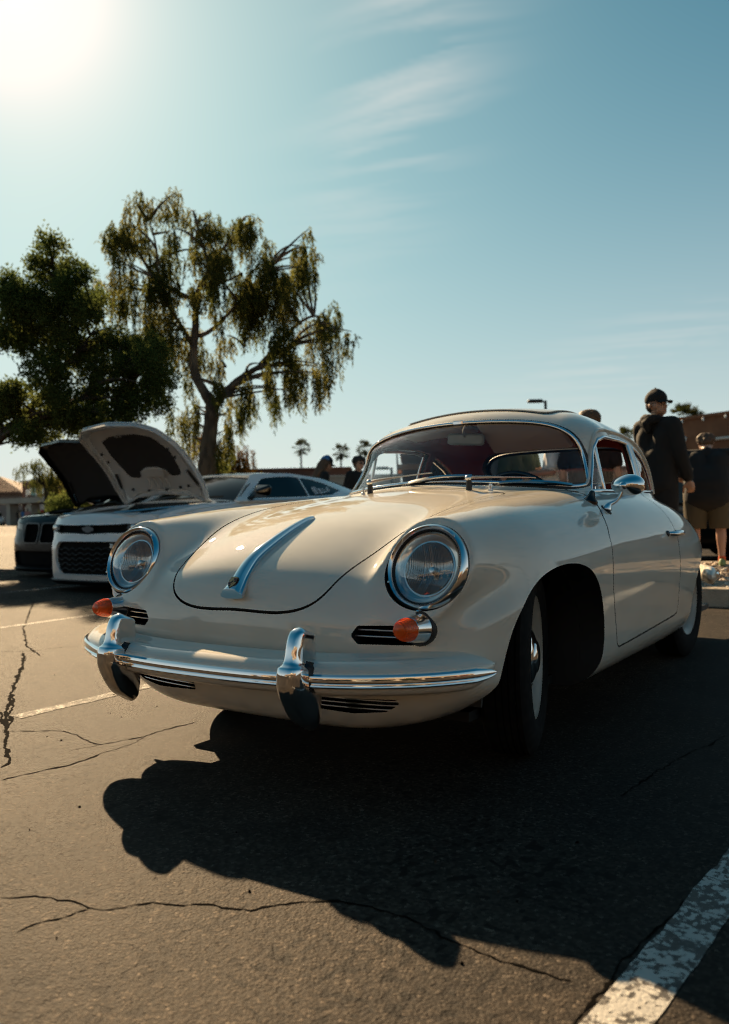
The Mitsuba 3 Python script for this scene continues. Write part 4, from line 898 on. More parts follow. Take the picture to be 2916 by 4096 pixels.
    inner = rpoly([(-.60, .04), (-.65, .25), (-.63, .77), (-.55, .98), (-.39, 1.10), (0, 1.14), (.39, 1.10), (.55, .98), (.63, .77), (.65, .25), (.60, .04), (.40, .13), (0, .15), (-.40, .13)], .05)
    hole = rpoly([(-.42, .36), (-.47, .68), (-.40, .90), (-.2, .97), (.2, .97), (.40, .90), (.47, .68), (.42, .36), (.26, .34), (.22, .44), (-.22, .44), (-.26, .34)], .05) if wk else rpoly([(-.50, .22), (-.52, .70), (-.40, .95), (.40, .95), (.52, .70), (.50, .22)], .06)
    put(hk, 'inner_frame', plate(inner.difference(hole), hd(-.018), .035, .06), 'hood_underside' if wk else 'hood_liner', 25)
    put(hk, 'insulation', plate(hole.buffer(.02), hd(-.022), .008, .08), 'hood_liner', 30)
    put(hk, 'edge_flange', sweep(hd(-.03)(*resample(np.array(ho.buffer(-.012).exterior.coords)[:-1], 120).T), [(-.008, -.02), (-.008, .02), (.008, .02), (.008, -.02)], True, normals=np.tile(e2, (120, 1))), 'hood_underside' if wk else body, 30)
    if wk:
        put(hk, 'vent_box', plate(rpoly([(-.19, .35), (-.19, .42), (-.10, .46), (.10, .46), (.19, .42), (.19, .35)], .03), hd(-.055), .05, .05), 'hood_underside', 30)
        for u in (-.12, -.02, .08, .18): put(hk, 'rib', tube(hd(-.055)(np.full(5, u), np.linspace(.20, .33, 5)), .008, 6), 'hood_underside', 40)
        for u, w in ((-.45, .20), (-.2, .17), (.1, .17), (.35, .20), (.5, .22), (.56, .62), (.55, .75), (-.56, .62), (-.55, .75), (0, 1.0)):
            put(hk, 'access_hole', ellipsoid(hd(-.0545)(np.array([u]), np.array([w]))[0], (.018, .018, .018), 12), 'hood_liner', True)
        put(hk, 'latch', tube(hd(-.06)(np.array([-.04, -.04, .04, .04]), np.array([1.03, 1.0, 1.0, 1.03])), .008, 6), 'satin_metal', 40)
    for s in (1, -1):
        a = np.array([-1.20, s * .70, .95]); b = hd(-.04)(np.array([s * .60]), np.array([.42]))[0]
        st = put(key, 'gas_strut', tube([a * .45 + b * .55, b], .016, 8), 'black_matte', 40); put(st, 'rod', tube([a, a * .4 + b * .6], .008, 8), 'satin_metal', 40)
    # greenhouse
    rx = ip([-4.2, -3.9, -3.3, -2.7, -2.2, -1.95], [1.08, 1.17, 1.29, 1.335, 1.325, 1.295])
    def roof(x, y): return A3(x - .12 * (y / .6) ** 2 * sstep(-2.6, -2.0, x), y, rx(np.clip(x, -4.2, -1.95)) - .035 * np.abs(y / .6) ** 3)
    put(key, 'roof', plate(rpoly([(-1.94, -.58), (-1.94, .58), (-2.7, .61), (-3.35, .60), (-3.35, -.60), (-2.7, -.61)], .04), roof, .03, .09), body, 30)
    wsn = lambda y, t: A3(-1.30 - .68 * t - .22 * (y / .8) ** 2, y * (1 - .24 * t), .965 + .325 * t + .03 * np.sin(t * np.pi) - .02 * (y / .8) ** 2)
    wsk = put(key, 'windshield', plate(rpoly([(-.79, 0), (-.74, 1), (.74, 1), (.79, 0)], .05), wsn, .006, .1), 'tinted_glass', 40)
    for k, (y0, y1) in enumerate(((-.62, -.05), (.02, .62))):
        put(wsk, 'wiper', tube(wsn(np.linspace(y0, y1, 9), np.linspace(.02, .10, 9)) + [.012, 0, .02], .011, 6), 'black_matte', 40)
    put(key, 'cowl', plate(rpoly([(-1.24, -.72), (-1.34, .0), (-1.24, .72), (-1.52, .82), (-1.40, 0), (-1.52, -.82)][:0] or [(-1.25, -.80), (-1.25, .80), (-1.55, .80), (-1.36, .4), (-1.33, 0), (-1.36, -.4), (-1.55, -.80)], .02), lambda x, y: A3(x, y, .955 + 0 * x), .02, .08), 'black_matte', 30)
    rgn = lambda y, t: A3(-3.32 - .92 * t - .10 * (y / .7) ** 2 * (1 - t), y * (1 + .18 * t), 1.285 - .235 * t + .03 * np.sin(t * np.pi))
    put(key, 'rear_window', plate(rpoly([(-.52, 0), (-.56, .9), (.56, .9), (.52, 0)], .05), rgn, .006, .1), 'tinted_glass', 40)
    for s in (1, -1):
        # side: t runs from the belt (0) to the roof rail (1)
        def gh(x, t, s=s): 
            xr = np.clip(x, -4.3, -1.3); base = WX(xr) * .845 - .02; tp_ = np.interp(xr, [-4.3, -3.4, -2.7, -2.0, -1.5], [.62, .585, .60, .575, .60])
            zt = np.interp(xr, [-4.3, -4.0, -3.4, -2.7, -2.2, -1.95, -1.5], [1.06, 1.14, 1.268, 1.318, 1.305, 1.275, 1.05])
            zb = ZS(xr) + .005
            return A3(x, s * (base + (tp_ - base) * t), zb + (zt - zb) * t)
        full = shapely.Polygon([(-1.46, 0), (-2.0, 1), (-2.6, 1), (-3.4, 1), (-4.25, 1), (-4.3, 0)]).buffer(0)
        w1 = rpoly([(-1.66, .05), (-2.14, .80), (-2.45, .86), (-2.86, .86), (-2.86, .05)], .03)
        w2 = rpoly([(-2.885, .05), (-2.885, .86), (-3.15, .84), (-3.38, .70), (-3.66, .40), (-3.36, .07)], .03)
        put(key, 'side_frame', plate(full.difference(w1.union(w2)), gh, .03, .09, s > 0), body, 30)
        put(key, 'side_window', plate(w1.buffer(.012), lambda x, t, s=s: gh(x, t) - [0, s * .006, 0], .01, .1, s > 0), 'tinted_glass', 40)
        qw_ = put(key, 'quarter_window', plate(w2.buffer(.012), lambda x, t, s=s: gh(x, t) - [0, s * .006, 0], .01, .1, s > 0), 'tinted_glass', 40)
        if wk and s > 0:
            m = meshkit.text_mesh('ZL1.JT', .062, .002, True); v = m.vertices - [m.vertices[:, 0].min(), 0, 0]
            lay = lambda v, x0: np.array(gh(x0 - v[:, 0], .16 + v[:, 1] / .30 + v[:, 0] * .45) + [0, .004, 0]) + np.outer(v[:, 2], [0, s, 0])
            v = v * [.95, 1, 1]
            put(qw_, 'lettering', (lay(v, -3.13), m.faces), 'decal_white', False)
            sq = shapely.box(0, 0, .075, .075).buffer(.008)
            ic = shapely.union_all([sq.difference(sq.buffer(-.010)), shapely.Point(.0375, .0375).buffer(.022).difference(shapely.Point(.0375, .0375).buffer(.012)), shapely.Point(.058, .06).buffer(.005)])
            mm = join([extrude(g, .002) for g in getattr(ic, 'geoms', [ic])])
            put(qw_, 'camera_icon', (lay(mm[0], -3.02), mm[1]), 'decal_white', False)
        put(key, 'shoulder', plate([(-1.45, 0), (-4.75, 0), (-4.75, 1), (-4.2, 1), (-1.45, 1)], lambda x, t, s=s: A3(x, s * (WX(np.clip(x, -4.9, 0)) * (.845 + .06 * t) - .02 * (1 - t)), ZS(np.clip(x, -4.9, 0)) + .008 - .018 * t), .02, .1, s < 0), body, 30)
    put(key, 'deck', plate(rpoly([(-4.2, -.80), (-4.2, .80), (-4.8, .76), (-4.8, -.76)], .05), lambda x, y: A3(x, y, 1.065 - .02 * np.abs(y / .8) ** 2), .03, .1), body, 30)
    put(key, 'tail', plate(rpoly([(-.84, .25), (-.86, .9), (-.78, 1.06), (.78, 1.06), (.86, .9), (.84, .25)], .06), lambda y, z: A3(-4.86 + .06 * np.abs(y / .8) ** 3 + .06 * (z - .8), y, z), .03, .1, True), body, 30)
    put(key, 'underbody', box((-4.6, -.75, .14), (-.25, .75, .30)), 'black_matte', False)
    put(key, 'interior', box((-3.3, -.6, .35), (-1.6, .6, .95), .1), 'black_matte', 30)
def placed(key, t, rz=0):
    """move a thing that was built in its own axes"""
    M = T().translate(list(t)).rotate([0, 0, 1], rz)
    for k in [k for k in scene if k == key or k.startswith(key + '__')]:
        scene[k]['to_world'] = M @ scene[k]['to_world'] if 'to_world' in scene[k] else M
WC = thing('muscle_coupe', 'white modern muscle coupe with its white hood propped open and dark tinted windows', 'car')
modern_coupe(WC, 'white_paint', 'white'); placed(WC, (-3.12, -5.71, 0))
BC_ = thing('sports_sedan', 'black sporty car with its black hood raised, left of the white muscle coupe', 'car')
modern_coupe(BC_, 'black_paint', 'black'); placed(BC_, (-4.28, -8.2, 0))
def far_car(key, body, L=4.5, Wd=1.8, Hh=1.5, suv=False, stripe=None):
    """a car a long way off: body, cabin, windows, wheels, lamps"""
    h = Hh; a = np.linspace(0, 2 * np.pi, 33)[:-1]
    def sec(x, w, zb, zt):
        c, s_ = np.cos(a), np.sin(a)
        return np.column_stack([np.full(32, x), w * np.sign(c) * np.abs(c) ** .35, (zb + zt) / 2 + (zt - zb) / 2 * np.sign(s_) * np.abs(s_) ** .45])
    b = [(0, .55, .42, .62), (-.06, .74, .25, .74), (-.4, .86, .20, .86 * h / 1.5), (-1.2, .90, .18, .96 * h / 1.5), (-2.6, .90, .18, 1.0 * h / 1.5), (-3.9, .88, .20, 1.02 * h / 1.5), (-4.35, .80, .28, .98 * h / 1.5), (-4.5, .66, .45, .85)]
    put(key, 'body', rings(np.array([sec(x * L / 4.5, w * Wd / 1.8, z0, z1) for x, w, z0, z1 in b])), body, 40)
    e = 4.35 if suv else 3.9
    g = [(-1.25, .76, .90 * h / 1.5), (-1.55, .74, 1.05 * h / 1.5), (-2.0, .68, h * .94), (-2.5, .66, h), (-(e - .75), .65, h * .985), (-(e - .3), .66, h * (.93 if suv else .84)), (-e, .70, h * .68)]
    gs = np.array([sec(x * L / 4.5, w * Wd / 1.8, .70, z) for x, w, z in g])
    put(key, 'cabin', rings(gs), body, 40)
    for s in (1, -1):
        hb_ = .98 * h / 1.5
        for x0, x1 in ((-1.9, -2.62), (-2.72, -(e - .75))):
            x0, x1 = x0 * L / 4.5, x1 * L / 4.5
            sk = .28 if x0 > -2.2 else 0
            q = lambda x, z: (x, s * (Wd / 1.8) * np.interp(z, [hb_, h * .93], [.742, .675]), z)
            v = np.array([q(x0 + sk, hb_ + .02), q(x0, h * .91), q(x1, h * .91), q(x1 - (0 if sk else .2), hb_ + .02)])
            v = np.vstack([v, v - [0, s * .05, 0]])
            put(key, 'side_window', m3.Manifold.hull_points(v + 0.), 'tinted_glass', False)
        for cx in (-.85, -3.55): 
            put(key, 'wheel', lathe([(0, .09), (.2, .1), (.23, .12), (.31, .11), (.325, .07), (.325, -.1)], 28, np.column_stack([[s, 0, 0], [0, 0, 1], [0, s, 0]]).astype(float), (cx * L / 4.5, s * Wd / 2 * .88, .325)), 'tyre_rubber', 30)
        put(key, 'headlight', ellipsoid((-.14, s * .62 * Wd / 1.8, .66), (.10, .16, .07), 12), 'reflector_metal', True)
        if stripe: put(key, 'side_stripe', box((-4.0, s * Wd / 2 * 1.003 - .01, .66), (-.5, s * Wd / 2 * 1.003 + .01, .685)), stripe, False)
    v = np.array([(-1.33, -.68, .98 * h / 1.5), (-1.33, .68, .98 * h / 1.5), (-1.97, -.60, h * .92), (-1.97, .60, h * .92)]) * [L / 4.5, Wd / 1.8, 1]
    put(key, 'windshield', m3.Manifold.hull_points(np.vstack([v + [.03, 0, .015], v - [.02, 0, .02]])), 'tinted_glass', False)
# ---------------------------------------------------------------- trees: tapered limbs, twigs, and thousands of single leaves
RH, FH = np.array([-.5621, .8271, 0]), np.array([-.8271, -.5621, 0])
def bark_fn(p, n, uv): return MX((.16, .115, .075), (.07, .05, .035), SS(.35, .65, FB(p.x * 7, p.y * 7, p.z * 2.2, 3)))
pr('pale_bark', P(bark_fn), .85)
pr('dark_bark', (.05, .038, .028), .9)
def leaf(name, a, b, tr):
    def fn(p, n, uv): return MX(a, b, SS(.3, .75, FB(p.x * 1.3, p.y * 1.3, p.z * 1.3, 3)))
    return mat(name, {'type': 'principledthin', 'base_color': P(fn), 'roughness': .45, 'diff_trans': tr, 'spec_trans': 0.0}, False)
leaf('eucalyptus_leaf', (.072, .085, .022), (.140, .130, .034), 1.35)
leaf('dense_leaf', (.062, .088, .024), (.115, .135, .038), 1.3)
leaf('rust_leaf', (.12, .055, .015), (.09, .07, .018), .9)
leaf('palm_leaf', (.055, .065, .018), (.075, .07, .022), .5)
def limbs(paths, base, rngt, wob=.25):
    out = []
    for pth, r0, r1 in paths:
        p = np.array([base + a * RH + h * np.array([0, 0, 1.]) + FH * d for a, h, d in pth])
        t = np.linspace(0, len(p) - 1, max(8, 6 * len(p)))
        out.append(tube(CubicSpline(np.arange(len(p)), p)(t), np.linspace(r0, r1, len(t)) * (1 + .07 * rngt.normal(0, 1, len(t)).clip(-1, 1)), 10))
    return out
def leaves_mesh(c, d, L, w, r):
    """one folded leaf per centre c along direction d"""
    n = len(c); d = d / np.linalg.norm(d, axis=1, keepdims=True)
    q = r.normal(0, 1, (n, 3)); s = np.cross(d, q); s /= np.linalg.norm(s, axis=1, keepdims=True) + 1e-9
    L, w = np.broadcast_to(L, n)[:, None], np.broadcast_to(w, n)[:, None]
    v = np.stack([c, c + d * L * .45 + s * w, c + d * L, c + d * L * .45 - s * w], 1).reshape(-1, 3)
    i = np.arange(n) * 4
    return v, np.vstack([np.stack([i, i + 1, i + 2], 1), np.stack([i, i + 2, i + 3], 1)])
def tree(name, label, base, clumps, paths, bark, leafb, r, droop=True, per=70, spread=.9, group=None, leaf_len=.11, leaf_w=.011, twig=.018, split=True):
    key = thing(name, label, 'tree', group)
    base = np.array(base, float)
    lim = limbs(paths, base, r)
    skel = np.vstack([base + np.array([a * RH + [0, 0, h] + FH * d for a, h, d in pth]) for pth, _, _ in paths])
    skel = np.vstack([skel] + [(skel[i] + skel[i + 1]) / 2 for i in range(len(skel) - 1)])
    tw, C, D = [], [], []
    sub = [(a + r.normal(0, .6) * ra, h + r.normal(0, .55) * rh, ra * r.uniform(.45, .95), rh * r.uniform(.5, 1.0)) for a, h, ra, rh in clumps for _ in range(3)] if split else clumps
    for a, h, ra, rh in sub:
        dep = r.uniform(-1, 1) * spread
        c = base + a * RH + FH * dep + [0, 0, h - .14]
        low = skel[skel[:, 2] < c[2] + .3 * rh]
        k = low[np.argmin(np.linalg.norm(low - c, axis=1))] if len(low) else skel[0]
        m = (k + c) / 2 + [0, 0, .12 * np.linalg.norm(c - k)] + r.normal(0, .06, 3)
        if ra > .1: tw.append(tube(CubicSpline([0, .5, 1], [k, m, c + [0, 0, .4 * rh]])(np.linspace(0, 1, 8)), np.linspace(twig * 2.2, twig * .5, 8), 6))
        n = int(per * (ra * max(ra, .2) * rh / .05) ** .7) + 3
        u = r.normal(0, 1, (n, 3)); u /= np.linalg.norm(u, axis=1, keepdims=True); u *= r.uniform(.2, 1, (n, 1)) ** .45
        s0 = c + u[:, :1] * ra * RH + u[:, 1:2] * max(ra, .25) * FH + u[:, 2:] * np.array([0, 0, rh])
        for p in s0:
            if droop:
                ln = r.uniform(.25, .75) * min(1.6 * rh + .15, 1.0); t = np.linspace(0, 1, int(ln / .036) + 4)
                out_ = (p - c) * [1, 1, 0] * .5 + r.normal(0, .06, 3)
                q = p + out_ * t[:, None] * .5 + np.array([0, 0, -1]) * (ln * t ** 1.3)[:, None]
                dd = np.tile([0, 0, -1.], (len(t), 1)) + r.normal(0, .45, (len(t), 3))
            else:
                t = np.linspace(0, 1, 9); dr_ = r.normal(0, 1, 3) + [0, 0, .3]; dr_ /= np.linalg.norm(dr_)
                q = p + dr_ * (.16 * t)[:, None] + r.normal(0, .035, (9, 3)); dd = r.normal(0, 1, (9, 3)) + dr_
            C.append(q); D.append(dd)
    C, D = np.vstack(C), np.vstack(D)
    put(key, 'trunk', join(lim[:1]), bark, 50)
    for l in lim[1:]: put(key, 'limb', l, bark, 50)
    k = put(key, 'twigs', join(tw), bark, 50); labels[k] = {'kind': 'stuff'}
    cr = put(key, 'crown', leaves_mesh(C, D, leaf_len * r.uniform(.7, 1.3, len(C)), leaf_w * r.uniform(.8, 1.3, len(C)), r), leafb, False); labels[cr] = {'kind': 'stuff'}
    return key
EUC = [(-1.29, 8.17, 0.40, 0.45), (-1.85, 7.59, 0.48, 0.37), (-2.23, 7.39, 0.37, 0.32), (-1.98, 6.80, 0.42, 0.58), (-2.10, 6.16, 0.27, 0.48), (-1.38, 7.53, 0.32, 0.32), (-1.18, 6.78, 0.29, 0.48), (-0.93, 7.31, 0.27, 0.37), (-0.78, 6.88, 0.24, 0.37), (-0.15, 7.98, 0.32, 0.37), (-0.26, 7.45, 0.27, 0.32), (0.22, 7.55, 0.32, 0.32), (0.54, 7.70, 0.37, 0.32), (0.97, 7.86, 0.27, 0.27), (0.47, 7.12, 0.42, 0.37), (1.17, 7.48, 0.32, 0.32), (-0.06, 7.03, 0.32, 0.32), (-1.04, 5.93, 0.53, 0.64), (-1.16, 5.40, 0.48, 0.48), (-0.72, 6.14, 0.32, 0.37), (-0.92, 6.41, 0.32, 0.32), (-0.07, 6.34, 0.37, 0.32), (0.24, 5.90, 0.32, 0.48), (0.46, 6.33, 0.32, 0.37), (1.42, 6.62, 0.48, 0.58), (1.85, 6.88, 0.48, 0.42), (2.28, 7.03, 0.37, 0.32), (2.52, 7.19, 0.19, 0.21), (1.51, 5.88, 0.58, 0.64), (2.05, 6.19, 0.48, 0.58), (1.93, 5.39, 0.48, 0.53), (1.08, 5.57, 0.37, 0.53), (0.99, 6.31, 0.32, 0.48), (2.48, 6.55, 0.27, 0.37), (2.57, 5.54, 0.42, 0.48), (2.93, 5.43, 0.32, 0.32), (3.30, 4.99, 0.24, 0.21), (2.77, 5.00, 0.32, 0.48), (2.86, 4.36, 0.21, 0.48), (2.29, 4.80, 0.37, 0.48), (2.38, 4.11, 0.27, 0.48), (2.00, 3.90, 0.16, 0.37), (0.99, 3.66, 0.21, 0.58), (1.41, 3.76, 0.16, 0.48), (1.63, 4.07, 0.16, 0.32), (0.80, 3.34, 0.08, 0.48), (-0.49, 4.11, 0.21, 0.80), (-0.56, 3.32, 0.19, 0.48), (0.21, 4.84, 0.27, 0.58), (-0.16, 4.85, 0.24, 0.64), (0.41, 4.10, 0.16, 0.32), (0.39, 2.98, 0.19, 0.64), (-0.67, 2.95, 0.16, 0.48)]
DENSE = [(1.64, 6.07, 0.27, 0.27), (1.96, 6.20, 0.27, 0.27), (1.41, 5.76, 0.36, 0.32), (1.90, 5.61, 0.50, 0.41), (2.40, 5.64, 0.27, 0.27), (1.31, 5.31, 0.36, 0.36), (1.80, 5.02, 0.63, 0.50), (2.43, 4.92, 0.41, 0.36), (2.70, 4.83, 0.27, 0.32), (1.21, 4.63, 0.36, 0.32), (0.98, 4.50, 0.23, 0.23), (1.61, 4.40, 0.54, 0.41), (2.20, 4.43, 0.45, 0.36), (2.74, 4.46, 0.23, 0.27), (3.23, 4.18, 0.36, 0.32), (3.64, 4.27, 0.32, 0.27), (3.86, 4.08, 0.23, 0.32), (2.86, 3.97, 0.45, 0.36), (3.40, 3.73, 0.50, 0.41), (3.85, 3.63, 0.23, 0.41), (1.14, 3.41, 0.45, 0.32), (0.95, 3.06, 0.32, 0.27), (1.59, 3.45, 0.50, 0.50), (2.18, 3.48, 0.54, 0.50), (2.67, 3.38, 0.41, 0.50), (1.49, 2.86, 0.45, 0.27), (2.03, 2.76, 0.50, 0.27), (2.57, 2.80, 0.41, 0.32), (3.21, 3.19, 0.41, 0.45), (3.66, 3.14, 0.27, 0.41), (3.11, 2.79, 0.23, 0.23), (0.82, 3.28, 0.18, 0.27)]
z3 = lambda p, d=0., dd=0.: [(a, h, d + dd * i) for i, (a, h) in enumerate(p)]
EP = [(z3([(0, -.1), (-.03, 1.0), (-.03, 1.77), (.02, 2.4), (.10, 3.0), (.13, 3.41)]), .25, .16),
      (z3([(.13, 3.30), (-.02, 3.68), (-.23, 4.11), (-.27, 4.64), (-.2, 5.28), (-.16, 5.91), (0, 6.28), (.14, 6.6), (.05, 7.08), (-.1, 7.66)], 0, -.03), .135, .02),
      (z3([(.10, 3.15), (.32, 3.57), (.62, 3.88), (.94, 4.14), (1.27, 4.34), (1.64, 4.6), (2.1, 4.95)], 0, .05), .125, .03),
      (z3([(-.27, 4.64), (-.52, 5.23), (-.83, 5.71), (-1.0, 6.1)], 0, .1), .06, .02), (z3([(-.21, 5.06), (.22, 5.21), (.65, 5.58), (1.09, 5.99), (1.52, 6.46)], 0, -.1), .06, .02),
      (z3([(0, 6.28), (.46, 6.33), (.89, 6.53)]), .045, .015), (z3([(-.19, 5.91), (-1.13, 6.46), (-1.55, 7.06), (-1.86, 7.49)], 0, .1), .06, .015),
      (z3([(.14, 6.6), (.47, 7.12), (.91, 7.54), (1.23, 7.69)]), .045, .012), (z3([(.32, 3.57), (.14, 3.94), (-.23, 4.11), (-.45, 4.4)], 0, .2), .06, .03),
      (z3([(1.27, 4.34), (1.97, 5.13), (2.57, 5.54), (3.09, 5.16)], .1, .1), .06, .015), (z3([(-1.13, 6.46), (-1.12, 7.15), (-1.29, 7.85)]), .04, .012)]
tree('eucalyptus_tree', 'tall airy tree with long drooping foliage and forked pale trunk behind the white muscle coupe', (-11.86, -12.52, 0), EUC, EP, 'pale_bark', 'eucalyptus_leaf', np.random.default_rng(11), True, 58, .8, None, .125, .013)
LP_ = [(z3([(-.6, -.1), (-.45, .9), (-.1, 1.7), (.25, 2.2)]), .19, .14), (z3([(.22, 2.1), (.75, 2.55), (1.36, 3.14), (1.73, 3.67), (1.84, 4.57), (1.77, 5.48)], 0, .05), .12, .02),
       (z3([(.22, 2.1), (.75, 2.45), (1.58, 2.80), (2.49, 3.21), (3.22, 3.64)], 0, -.1), .10, .02), (z3([(.22, 2.1), (.1, 2.9), (.2, 3.5)], 0, .2), .08, .02), (z3([(1.73, 3.67), (2.3, 4.3), (2.6, 4.8)], .1, .1), .05, .015), (z3([(1.73, 3.67), (1.3, 4.4), (1.2, 5.2)], .1, -.1), .05, .015)]
tree('shade_tree', 'dense dark green rounded tree at the far left, its branches over the raised hoods', (-6.96, -14.39, 0), DENSE, LP_, 'dark_bark', 'dense_leaf', np.random.default_rng(12), False, 215, .9, None, .066, .019)
def bush(name, label, base, clumps, leafb, seed, droop=False, per=60):
    top = max(h for _, h, _, _ in clumps)
    return tree(name, label, base, clumps, [(z3([(0, -.05), (.03, .4 * top), (0, .7 * top)]), .09, .04)], 'dark_bark', leafb, np.random.default_rng(seed), droop, per, .4, None, .09 if droop else .07, .013 if droop else .018)
bush('rust_tree', 'small rusty leaved tree behind the trunk of the tall drooping tree', (-15.8, -15.6, 0), [(-.9, 2.5, .35, .5), (-.55, 2.9, .35, .4), (0, 2.3, .5, .6), (.5, 2.2, .45, .5), (.85, 1.7, .35, .4), (-.3, 1.6, .6, .6), (-.95, 1.5, .4, .5), (.4, 1.3, .6, .5)], 'rust_leaf', 13, True, 60)
bush('weeping_tree', 'small weeping tree in front of the brown shop, left of the raised black hood', (-15.82, -24.49, 0), [(-.35, 2.75, .35, .25), (.1, 2.6, .4, .35), (.35, 2.1, .35, .4), (-.25, 2.2, .16, .35), (.6, 1.5, .3, .5), (.75, 2.3, .4, .5), (1.1, 1.8, .4, .6)], 'eucalyptus_leaf', 14, True, 60)
bush('round_shrub', 'dark rounded shrub between the brown shop and the black car', (-11.15, -17.12, 0), [(0, .9, .45, .5), (.4, .7, .45, .6), (-.3, .5, .35, .45), (.2, 1.3, .35, .35), (.75, .9, .4, .6)], 'dense_leaf', 15, False, 170)
for i, (x, y, h) in enumerate(((-35.5, -21.9, 1.6), (-36.4, -20.6, 2.1), (-37.4, -18.6, 1.4))):
    bush('distant_bush', ['low olive bush seen through the windshield at its left edge', 'taller olive bush seen through the windshield beside the brown block', 'small olive bush seen through the windshield in front of the tan wall'][i], (x, y, 0), [(0, h * .7, .7, h * .3), (.6, h * .5, .6, h * .35), (-.6, h * .5, .6, h * .35)], 'dense_leaf', 20 + i, False, 40)
# fan palms: one trunk and one crown, set out again and again
def palm_meshes(r):
    tz = np.linspace(0, 1, 14)
    trunk = tube(np.column_stack([.02 * np.sin(tz * 3), .012 * np.sin(tz * 5), tz]) * [10, 10, 10], np.interp(tz, [0, .1, .9, 1], [.30, .2, .15, .2]), 10)
    V = []
    for k in range(46):
        az, el = r.uniform(0, 6.28), r.uniform(-1.05, 1.35)
        d = np.array([math.cos(az) * math.cos(el), math.sin(az) * math.cos(el), math.sin(el)])
        c = np.array([0, 0, 10.05]) + d * .15; s = np.cross(d, [0, 0, 1]); s /= np.linalg.norm(s) + 1e-9; u = np.cross(s, d)
        hub = c + d * r.uniform(.55, .85)
        V.append((c[None], d[None], np.linalg.norm(hub - c), .03))
        for b in np.linspace(-1.15, 1.15, 11):
            q = d * math.cos(b) + s * math.sin(b) + u * .15 + np.array([0, 0, -.25 - .1 * abs(b)]); V.append((hub[None], q[None], r.uniform(.5, .75), .045))
    ms = [leaves_mesh(c, d, L, w, r) for c, d, L, w in V]
    sk = []
    for k in range(26):
        az = r.uniform(0, 6.28); d = np.array([math.cos(az), math.sin(az), -1.6]); sk.append(leaves_mesh(np.array([[.16 * d[0], .16 * d[1], 9.95 - r.uniform(0, .5)]]), d[None], r.uniform(.4, .7), .09, r))
    return mikit.ply(trunk, 'dark_bark', 50), mikit.ply(join(ms), 'palm_leaf', False), mikit.ply(join(sk), 'dark_bark', False)
PT, PC_, PS = palm_meshes(np.random.default_rng(3))
for i, (x, y, h, s) in enumerate(((-115.3, -91.6, 12.3, 1.25), (-119.3, -85.8, 11.3, 1.25), (-121.6, -82.3, 11.8, 1.25), (-107.8, -67.1, 11.6, 1.1), (-112, -25.4, 12.2, 1.45), (-111, -24.2, 11.8, 1.3), (-117.9, -34.5, 10.2, 1.45))):
    k = thing('fan_palm', ['slim fan palm left of the woman in the blue cap', 'slim fan palm between the two people behind the white coupe, middle of three', 'slim fan palm just left of the windshield pillar', 'fan palm seen through the windshield beside the brown block', 'fan palm above the brown building, right of the man in the hooded sweatshirt', 'shorter fan palm close beside another over the brown building', 'fan palm left of the man in the hooded sweatshirt, above the quarter window'][i], 'palm tree', 'distant fan palms')
    for nm, d in (('trunk', PT), ('crown', PC_), ('dead_fronds', PS)):
        if nm == 'trunk': put(k, nm, d, None, to_world=T().translate([x, y, 0]).rotate([0, 0, 1], 40 * i).scale([s * .8, s * .8, h / 10]))
        else: put(k, nm, d, None, to_world=T().translate([x, y, h - 10 * s]).rotate([0, 0, 1], 77 * i).scale([s, s, s]))
# ---------------------------------------------------------------- buildings, lamps
def stucco(name, a, b, f=2.0):
    def fn(p, n, uv): return MX(a, b, SS(.3, .7, FB(p.x * f, p.y * f, p.z * f * .6, 4))) * (.9 + .2 * NZ(p.x * 30, p.y * 30, p.z * 30))
    return rough(name, fn, lambda p, n, uv: .006 * NZ(p.x * 25, p.y * 25, p.z * 25), .9, .2)
stucco('brown_stucco', (.30, .135, .070), (.19, .088, .048), .8)
stucco('maroon_stucco', (.095, .055, .045), (.080, .045, .038), .5)
stucco('tan_stucco', (.40, .345, .28), (.34, .29, .235), .4)
stucco('mauve_stucco', (.26, .205, .18), (.22, .175, .155), .4)
stucco('grey_panel', (.26, .23, .19), (.21, .185, .155), .7)
pr('clay_tile', (.24, .125, .075), .8); pr('clay_tile_dark', (.17, .085, .05), .8)
pr('white_letter', (.75, .77, .74), .5); pr('teal_sign', (.03, .20, .18), .4); pr('poster_red', (.55, .04, .03), .6); pr('lamp_bronze', (.03, .024, .018), .5); pr('pale_pipe', (.50, .45, .38), .6)
plastic('shop_glass', (.02, .028, .027), .02)
def wall_box(p0, p1, depth, z0, z1):
    """box whose front face runs from p0 to p1 (plan), built away from the viewer's side (to the left of p0 -> p1)"""
    p0, p1 = np.array(p0, float), np.array(p1, float); d = (p1 - p0) / np.linalg.norm(p1 - p0); n = np.array([-d[1], d[0]])
    q = [p0, p1, p1 + n * depth, p0 + n * depth]
    v = np.array([[*a, z] for z in (z0, z1) for a in q])
    return m3.Manifold.hull_points(v)
def on_wall(p0, p1, t, z, out=0.):
    p0, p1 = np.array(p0, float), np.array(p1, float); d = (p1 - p0) / np.linalg.norm(p1 - p0); n = np.array([-d[1], d[0]])
    q = p0 + d * t - n * out
    return np.array([q[0], q[1], z])
